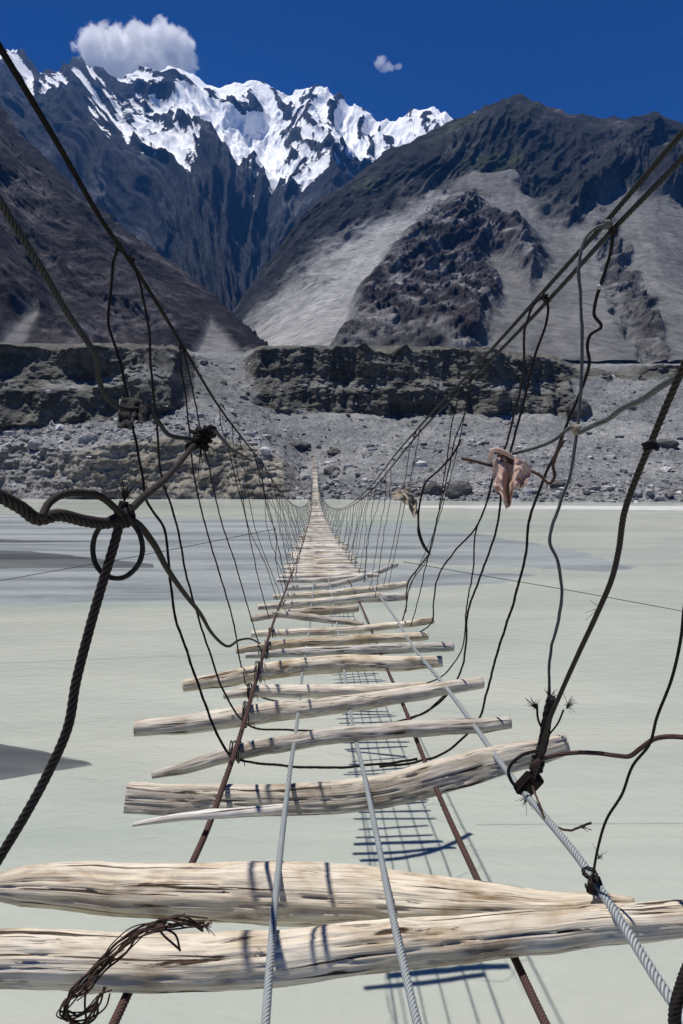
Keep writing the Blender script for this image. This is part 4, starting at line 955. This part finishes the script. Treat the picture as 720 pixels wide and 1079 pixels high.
# ------------------------------------------------------------------ rags
def rag(name, label, outline, y, mat, folds, depth, seed, bulge=0.05):
    """a hanging cloth: an outline filled with a grid, creased into folds and given a thickness"""
    P = np.array(outline, float); n = 34
    top = P[:len(P) // 2]; bot = P[len(P) // 2:][::-1]
    s = np.linspace(0, 1, n)
    ip = lambda Q: np.stack([np.interp(s, np.linspace(0, 1, len(Q)), Q[:, k]) for k in (0, 1)], 1)
    A, Bq = ip(top), ip(bot); t = np.linspace(0, 1, n)[:, None, None]
    G = A[None] * (1 - t) + Bq[None] * t
    T = np.broadcast_to(t[..., 0], (n, n)); SS = np.broadcast_to(s[None], (n, n))
    dep = depth * (np.sin(SS * folds * 6.283 + seed + 2.2 * fbm(SS * 3, T * 2, seed, 3)) * (0.25 + 0.75 * T) + 1.0 * fbm(SS * 4, T * 3, seed + 4, 4)) + bulge * (-np.sin(SS * 3.14)) - 0.11 * T * (y / 3.2)
    pts = np.array([[at(G[i, j, 0] + 1.2 * float(fbm(SS[i, j] * 5, T[i, j] * 5, seed, 2)), G[i, j, 1], y + dep[i, j]) for j in range(n)] for i in range(n)])
    V = pts.reshape(-1, 3); i = np.arange(n - 1)[:, None] * n; j = np.arange(n - 1)[None]
    Fq = np.stack([i + j, i + j + 1, i + n + j + 1, i + n + j], -1).reshape(-1, 4)
    mb = MB(); mb.add(V, Fq, np.stack([SS * 0.3, T * 0.3], -1).reshape(-1, 2)); o = mb.build(name, mat, origin=V[0])
    md = o.modifiers.new('thickness', 'SOLIDIFY'); md.thickness = 0.004; md.offset = 0
    tag(o, label, 'rag'); return o
rk = rag('rag', 'faded pink torn rag knotted on the hanger wires at right', [(518, 490), (523, 483), (531, 480), (540, 481), (549, 484), (557, 489), (560, 498), (556, 508), (548, 516), (542, 512), (538, 534), (533, 536), (528, 520), (522, 517)], 3.22, PINK, 2.4, 0.055, 1.0)
rag2 = MB(); 
tube(rag2, spline([at(516, 486, 3.2), at(520, 474, 3.17), at(534, 478, 3.16), at(544, 488, 3.2)], lambda p: .01), np.linspace(0.010, 0.017, 200)[:len(spline([at(516, 486, 3.2), at(520, 474, 3.17), at(534, 478, 3.16), at(544, 488, 3.2)], lambda p: .01))], 14, rough=0.5)
rag2.build('twisted_fold', PINK, rk)
coil(rk, at(533, 484, 3.2), (0.3, 0.1, 1), 0.035, 3, 0.006, BROWN, 'cord', 1.2, 0.4)
mb = MB(); tube(mb, spline([at(533, 485, 3.12), at(536, 500, 3.08), at(534, 515, 3.05), at(537, 530, 3.03)], lambda p: .01), 0.006, 8, 3, 0.05, 0.3); mb.build('hanging_tie', BROWN, rk)
mb = MB(); tube(mb, spline([at(519, 491, 3.2), at(508, 488, 3.22), at(496, 485, 3.25), at(487, 483, 3.3)], lambda p: .01), 0.008, 8, 3, 0.05, 0.3); mb.build('rope_stub', BROWN, rk)
rb = rag('rag', 'dirty dark rag hanging from the dull rope at left', [(126, 421), (135, 419), (146, 420), (154, 424), (160, 430), (160, 440), (148, 447), (143, 441), (136, 452), (124, 450)], 2.25, BLACKRAG, 2.6, 0.03, 5.0)
mb = MB(); tube(mb, spline([at(127, 421, 2.22), at(125.5, 434, 2.21), at(124, 445, 2.22), at(129, 453, 2.23)], lambda p: .01), 0.0025, 6); mb.build('pale_hem', WHITEHEM, rb)
rt = rag('rag', 'small tan rag tied to the far hanger wires beside the deck', [(412, 519), (420, 515), (428, 517), (435, 521), (440, 528), (439, 541), (436, 546), (431, 534), (425, 526), (414, 526)], 7.2, TAN, 2.6, 0.08, 9.0)
coil(rt, at(429, 522, 7.15), (0.6, 0.1, 0.8), 0.05, 3, 0.014, TAN, 'cord', 1.6, 0.9)
mb = MB(); tube(mb, spline([at(436, 528, 7.2), at(441, 545, 7.2), at(441, 562, 7.2), at(447, 577, 7.2), at(453, 584, 7.3)], lambda p: .02), 0.011, 7, 3, 0.06, 0.25); mb.build('hanging_tie', BROWN, rt)

# ------------------------------------------------------------------ sky, clouds, air, light
def cloud(name, label, blobs, y, dens, seed, nscale):
    import bmesh
    bm = bmesh.new(); ctr = np.array(at(blobs[0][0], blobs[0][1], y))
    xs0 = []
    for (x, y_, rx, ry, dyo) in blobs:
        p = np.array(at(x, y_, y + dyo)) - ctr; s = y / F
        xs0.append((p, np.array([rx * s, min(rx, ry * 1.3) * s, ry * s])))
    # union hull: one closed lumpy mesh by voxel-free metaball remesh
    for p, r in xs0:
        r_ = bmesh.ops.create_icosphere(bm, subdivisions=3, radius=1.0)
        for v in r_['verts']: v.co = Vector(p + np.array(v.co) * r * 1.15)
    me = bpy.data.meshes.new(name); bm.to_mesh(me); bm.free()
    o = link(name, me); o.location = ctr
    rm = o.modifiers.new('remesh', 'REMESH'); rm.mode = 'VOXEL'; rm.voxel_size = 4.0 * y / F
    m = bpy.data.materials.new(name + '_vapour'); m.use_nodes = True; nt = m.node_tree; nt.nodes.clear()
    out = nt.nodes.new('ShaderNodeOutputMaterial'); pv = nt.nodes.new('ShaderNodeVolumePrincipled')
    pv.inputs['Color'].default_value = (1, 1, 1, 1); pv.inputs['Anisotropy'].default_value = 0.0
    tc = nt.nodes.new('ShaderNodeTexCoord'); dist = None
    warp = nt.nodes.new('ShaderNodeTexNoise'); warp.inputs['Scale'].default_value = nscale; warp.inputs['Detail'].default_value = 6; warp.inputs['Roughness'].default_value = 0.62
    nt.links.new(tc.outputs['Object'], warp.inputs['Vector'])
    for p, r in xs0:
        mp = nt.nodes.new('ShaderNodeMapping'); mp.vector_type = 'TEXTURE'; mp.inputs['Location'].default_value = p; mp.inputs['Scale'].default_value = r
        nt.links.new(tc.outputs['Object'], mp.inputs['Vector'])
        ln = nt.nodes.new('ShaderNodeVectorMath'); ln.operation = 'LENGTH'; nt.links.new(mp.outputs[0], ln.inputs[0])
        if dist is None: dist = ln.outputs['Value']
        else:
            mn = nt.nodes.new('ShaderNodeMath'); mn.operation = 'MINIMUM'; nt.links.new(dist, mn.inputs[0]); nt.links.new(ln.outputs['Value'], mn.inputs[1]); dist = mn.outputs[0]
    s1 = nt.nodes.new('ShaderNodeMath'); s1.operation = 'MULTIPLY_ADD'; nt.links.new(warp.outputs['Fac'], s1.inputs[0]); s1.inputs[1].default_value = 2.3; s1.inputs[2].default_value = -0.30
    s2 = nt.nodes.new('ShaderNodeMath'); s2.operation = 'SUBTRACT'; nt.links.new(s1.outputs[0], s2.inputs[0]); nt.links.new(dist, s2.inputs[1])
    mr = nt.nodes.new('ShaderNodeMapRange'); nt.links.new(s2.outputs[0], mr.inputs['Value']); mr.inputs['From Min'].default_value = -0.02; mr.inputs['From Max'].default_value = 0.16
    mr.inputs['To Min'].default_value = 0; mr.inputs['To Max'].default_value = dens; mr.clamp = True
    nt.links.new(mr.outputs[0], pv.inputs['Density']); nt.links.new(pv.outputs[0], out.inputs['Volume'])
    me.materials.append(m); tag(o, label, 'cloud', kind='thing'); return o
cloud('cloud', 'bright white cloud resting on the snow peak at upper left', [(142, 57, 44, 26, 0), (105, 52, 26, 20, 60), (178, 50, 26, 24, -40), (172, 34, 14, 12, 0), (98, 40, 14, 10, 0), (185, 68, 24, 18, 60), (140, 72, 50, 16, 0)], 11500, 0.012, 1, 0.0036)
cloud('cloud', 'small white wisp of cloud alone in the blue sky', [(401, 65, 7, 7, 0), (408, 71, 9, 5, 0), (420, 70, 6, 3.5, 0)], 11500, 0.006, 2, 0.010)

SUN = Vector((-0.28, 0.07, 1.0)).normalized()
sun = bpy.data.lights.new('sun', 'SUN'); so = bpy.data.objects.new('sun', sun); COL.objects.link(so)
sun.energy = 5.0; sun.angle = math.radians(0.53); sun.color = (1.0, 0.965, 0.91)
so.rotation_euler = SUN.to_track_quat('Z', 'Y').to_euler(); so.location = (0, 0, 60)
W = bpy.data.worlds.new('World'); S.world = W; W.use_nodes = True
nt = W.node_tree; bg = nt.nodes['Background']; sky = nt.nodes.new('ShaderNodeTexSky'); sky.sky_type = 'NISHITA'; sky.sun_disc = False
sky.sun_elevation = math.asin(SUN.z); sky.sun_rotation = math.atan2(SUN.x, SUN.y); sky.altitude = 5500; sky.air_density = 0.8; sky.dust_density = 0.0; sky.ozone_density = 6.0
hs = nt.nodes.new('ShaderNodeHueSaturation'); hs.inputs['Saturation'].default_value = 1.5; hs.inputs['Value'].default_value = 0.85
nt.links.new(sky.outputs[0], hs.inputs['Color']); nt.links.new(mixc(nt, hs.outputs[0], (0.08, 1.15, 1.8), 1.0, 'MULTIPLY'), bg.inputs['Color'])
bg.inputs['Strength'].default_value = 0.05

HAZE = 2.6e-5
if HAZE:
    me = bpy.data.meshes.new('haze'); x0, x1, y0, y1, z0, z1 = -8000, 8000, -2800, 10300, -3.5, 5200
    me.from_pydata([(x, y, z_) for x in (x0, x1) for y in (y0, y1) for z_ in (z0, z1)], [], [(0, 1, 3, 2), (4, 6, 7, 5), (0, 4, 5, 1), (2, 3, 7, 6), (0, 2, 6, 4), (1, 5, 7, 3)])
    m = bpy.data.materials.new('thin_air'); m.use_nodes = True; nt = m.node_tree; nt.nodes.clear()
    out = nt.nodes.new('ShaderNodeOutputMaterial'); pv = nt.nodes.new('ShaderNodeVolumePrincipled')
    pv.inputs['Color'].default_value = (0.10, 0.36, 0.95, 1); pv.inputs['Density'].default_value = HAZE; pv.inputs['Anisotropy'].default_value = 0.0
    nt.links.new(pv.outputs[0], out.inputs['Volume']); me.materials.append(m)
    o = link('haze', me); tag(o, 'thin blue mountain air between the viewer and the peaks', 'haze', kind='stuff')

vs = S.view_settings; vs.view_transform = 'Standard'; vs.look = 'None'; vs.gamma = 1; vs.exposure = 0.13; vs.use_curve_mapping = False
cy = S.cycles; cy.use_denoising = True; cy.max_bounces = 42; cy.diffuse_bounces = 3; cy.glossy_bounces = 2; cy.volume_bounces = 40; cy.transparent_max_bounces = 4
try: cy.denoiser = 'OPENIMAGEDENOISE'
except Exception: pass
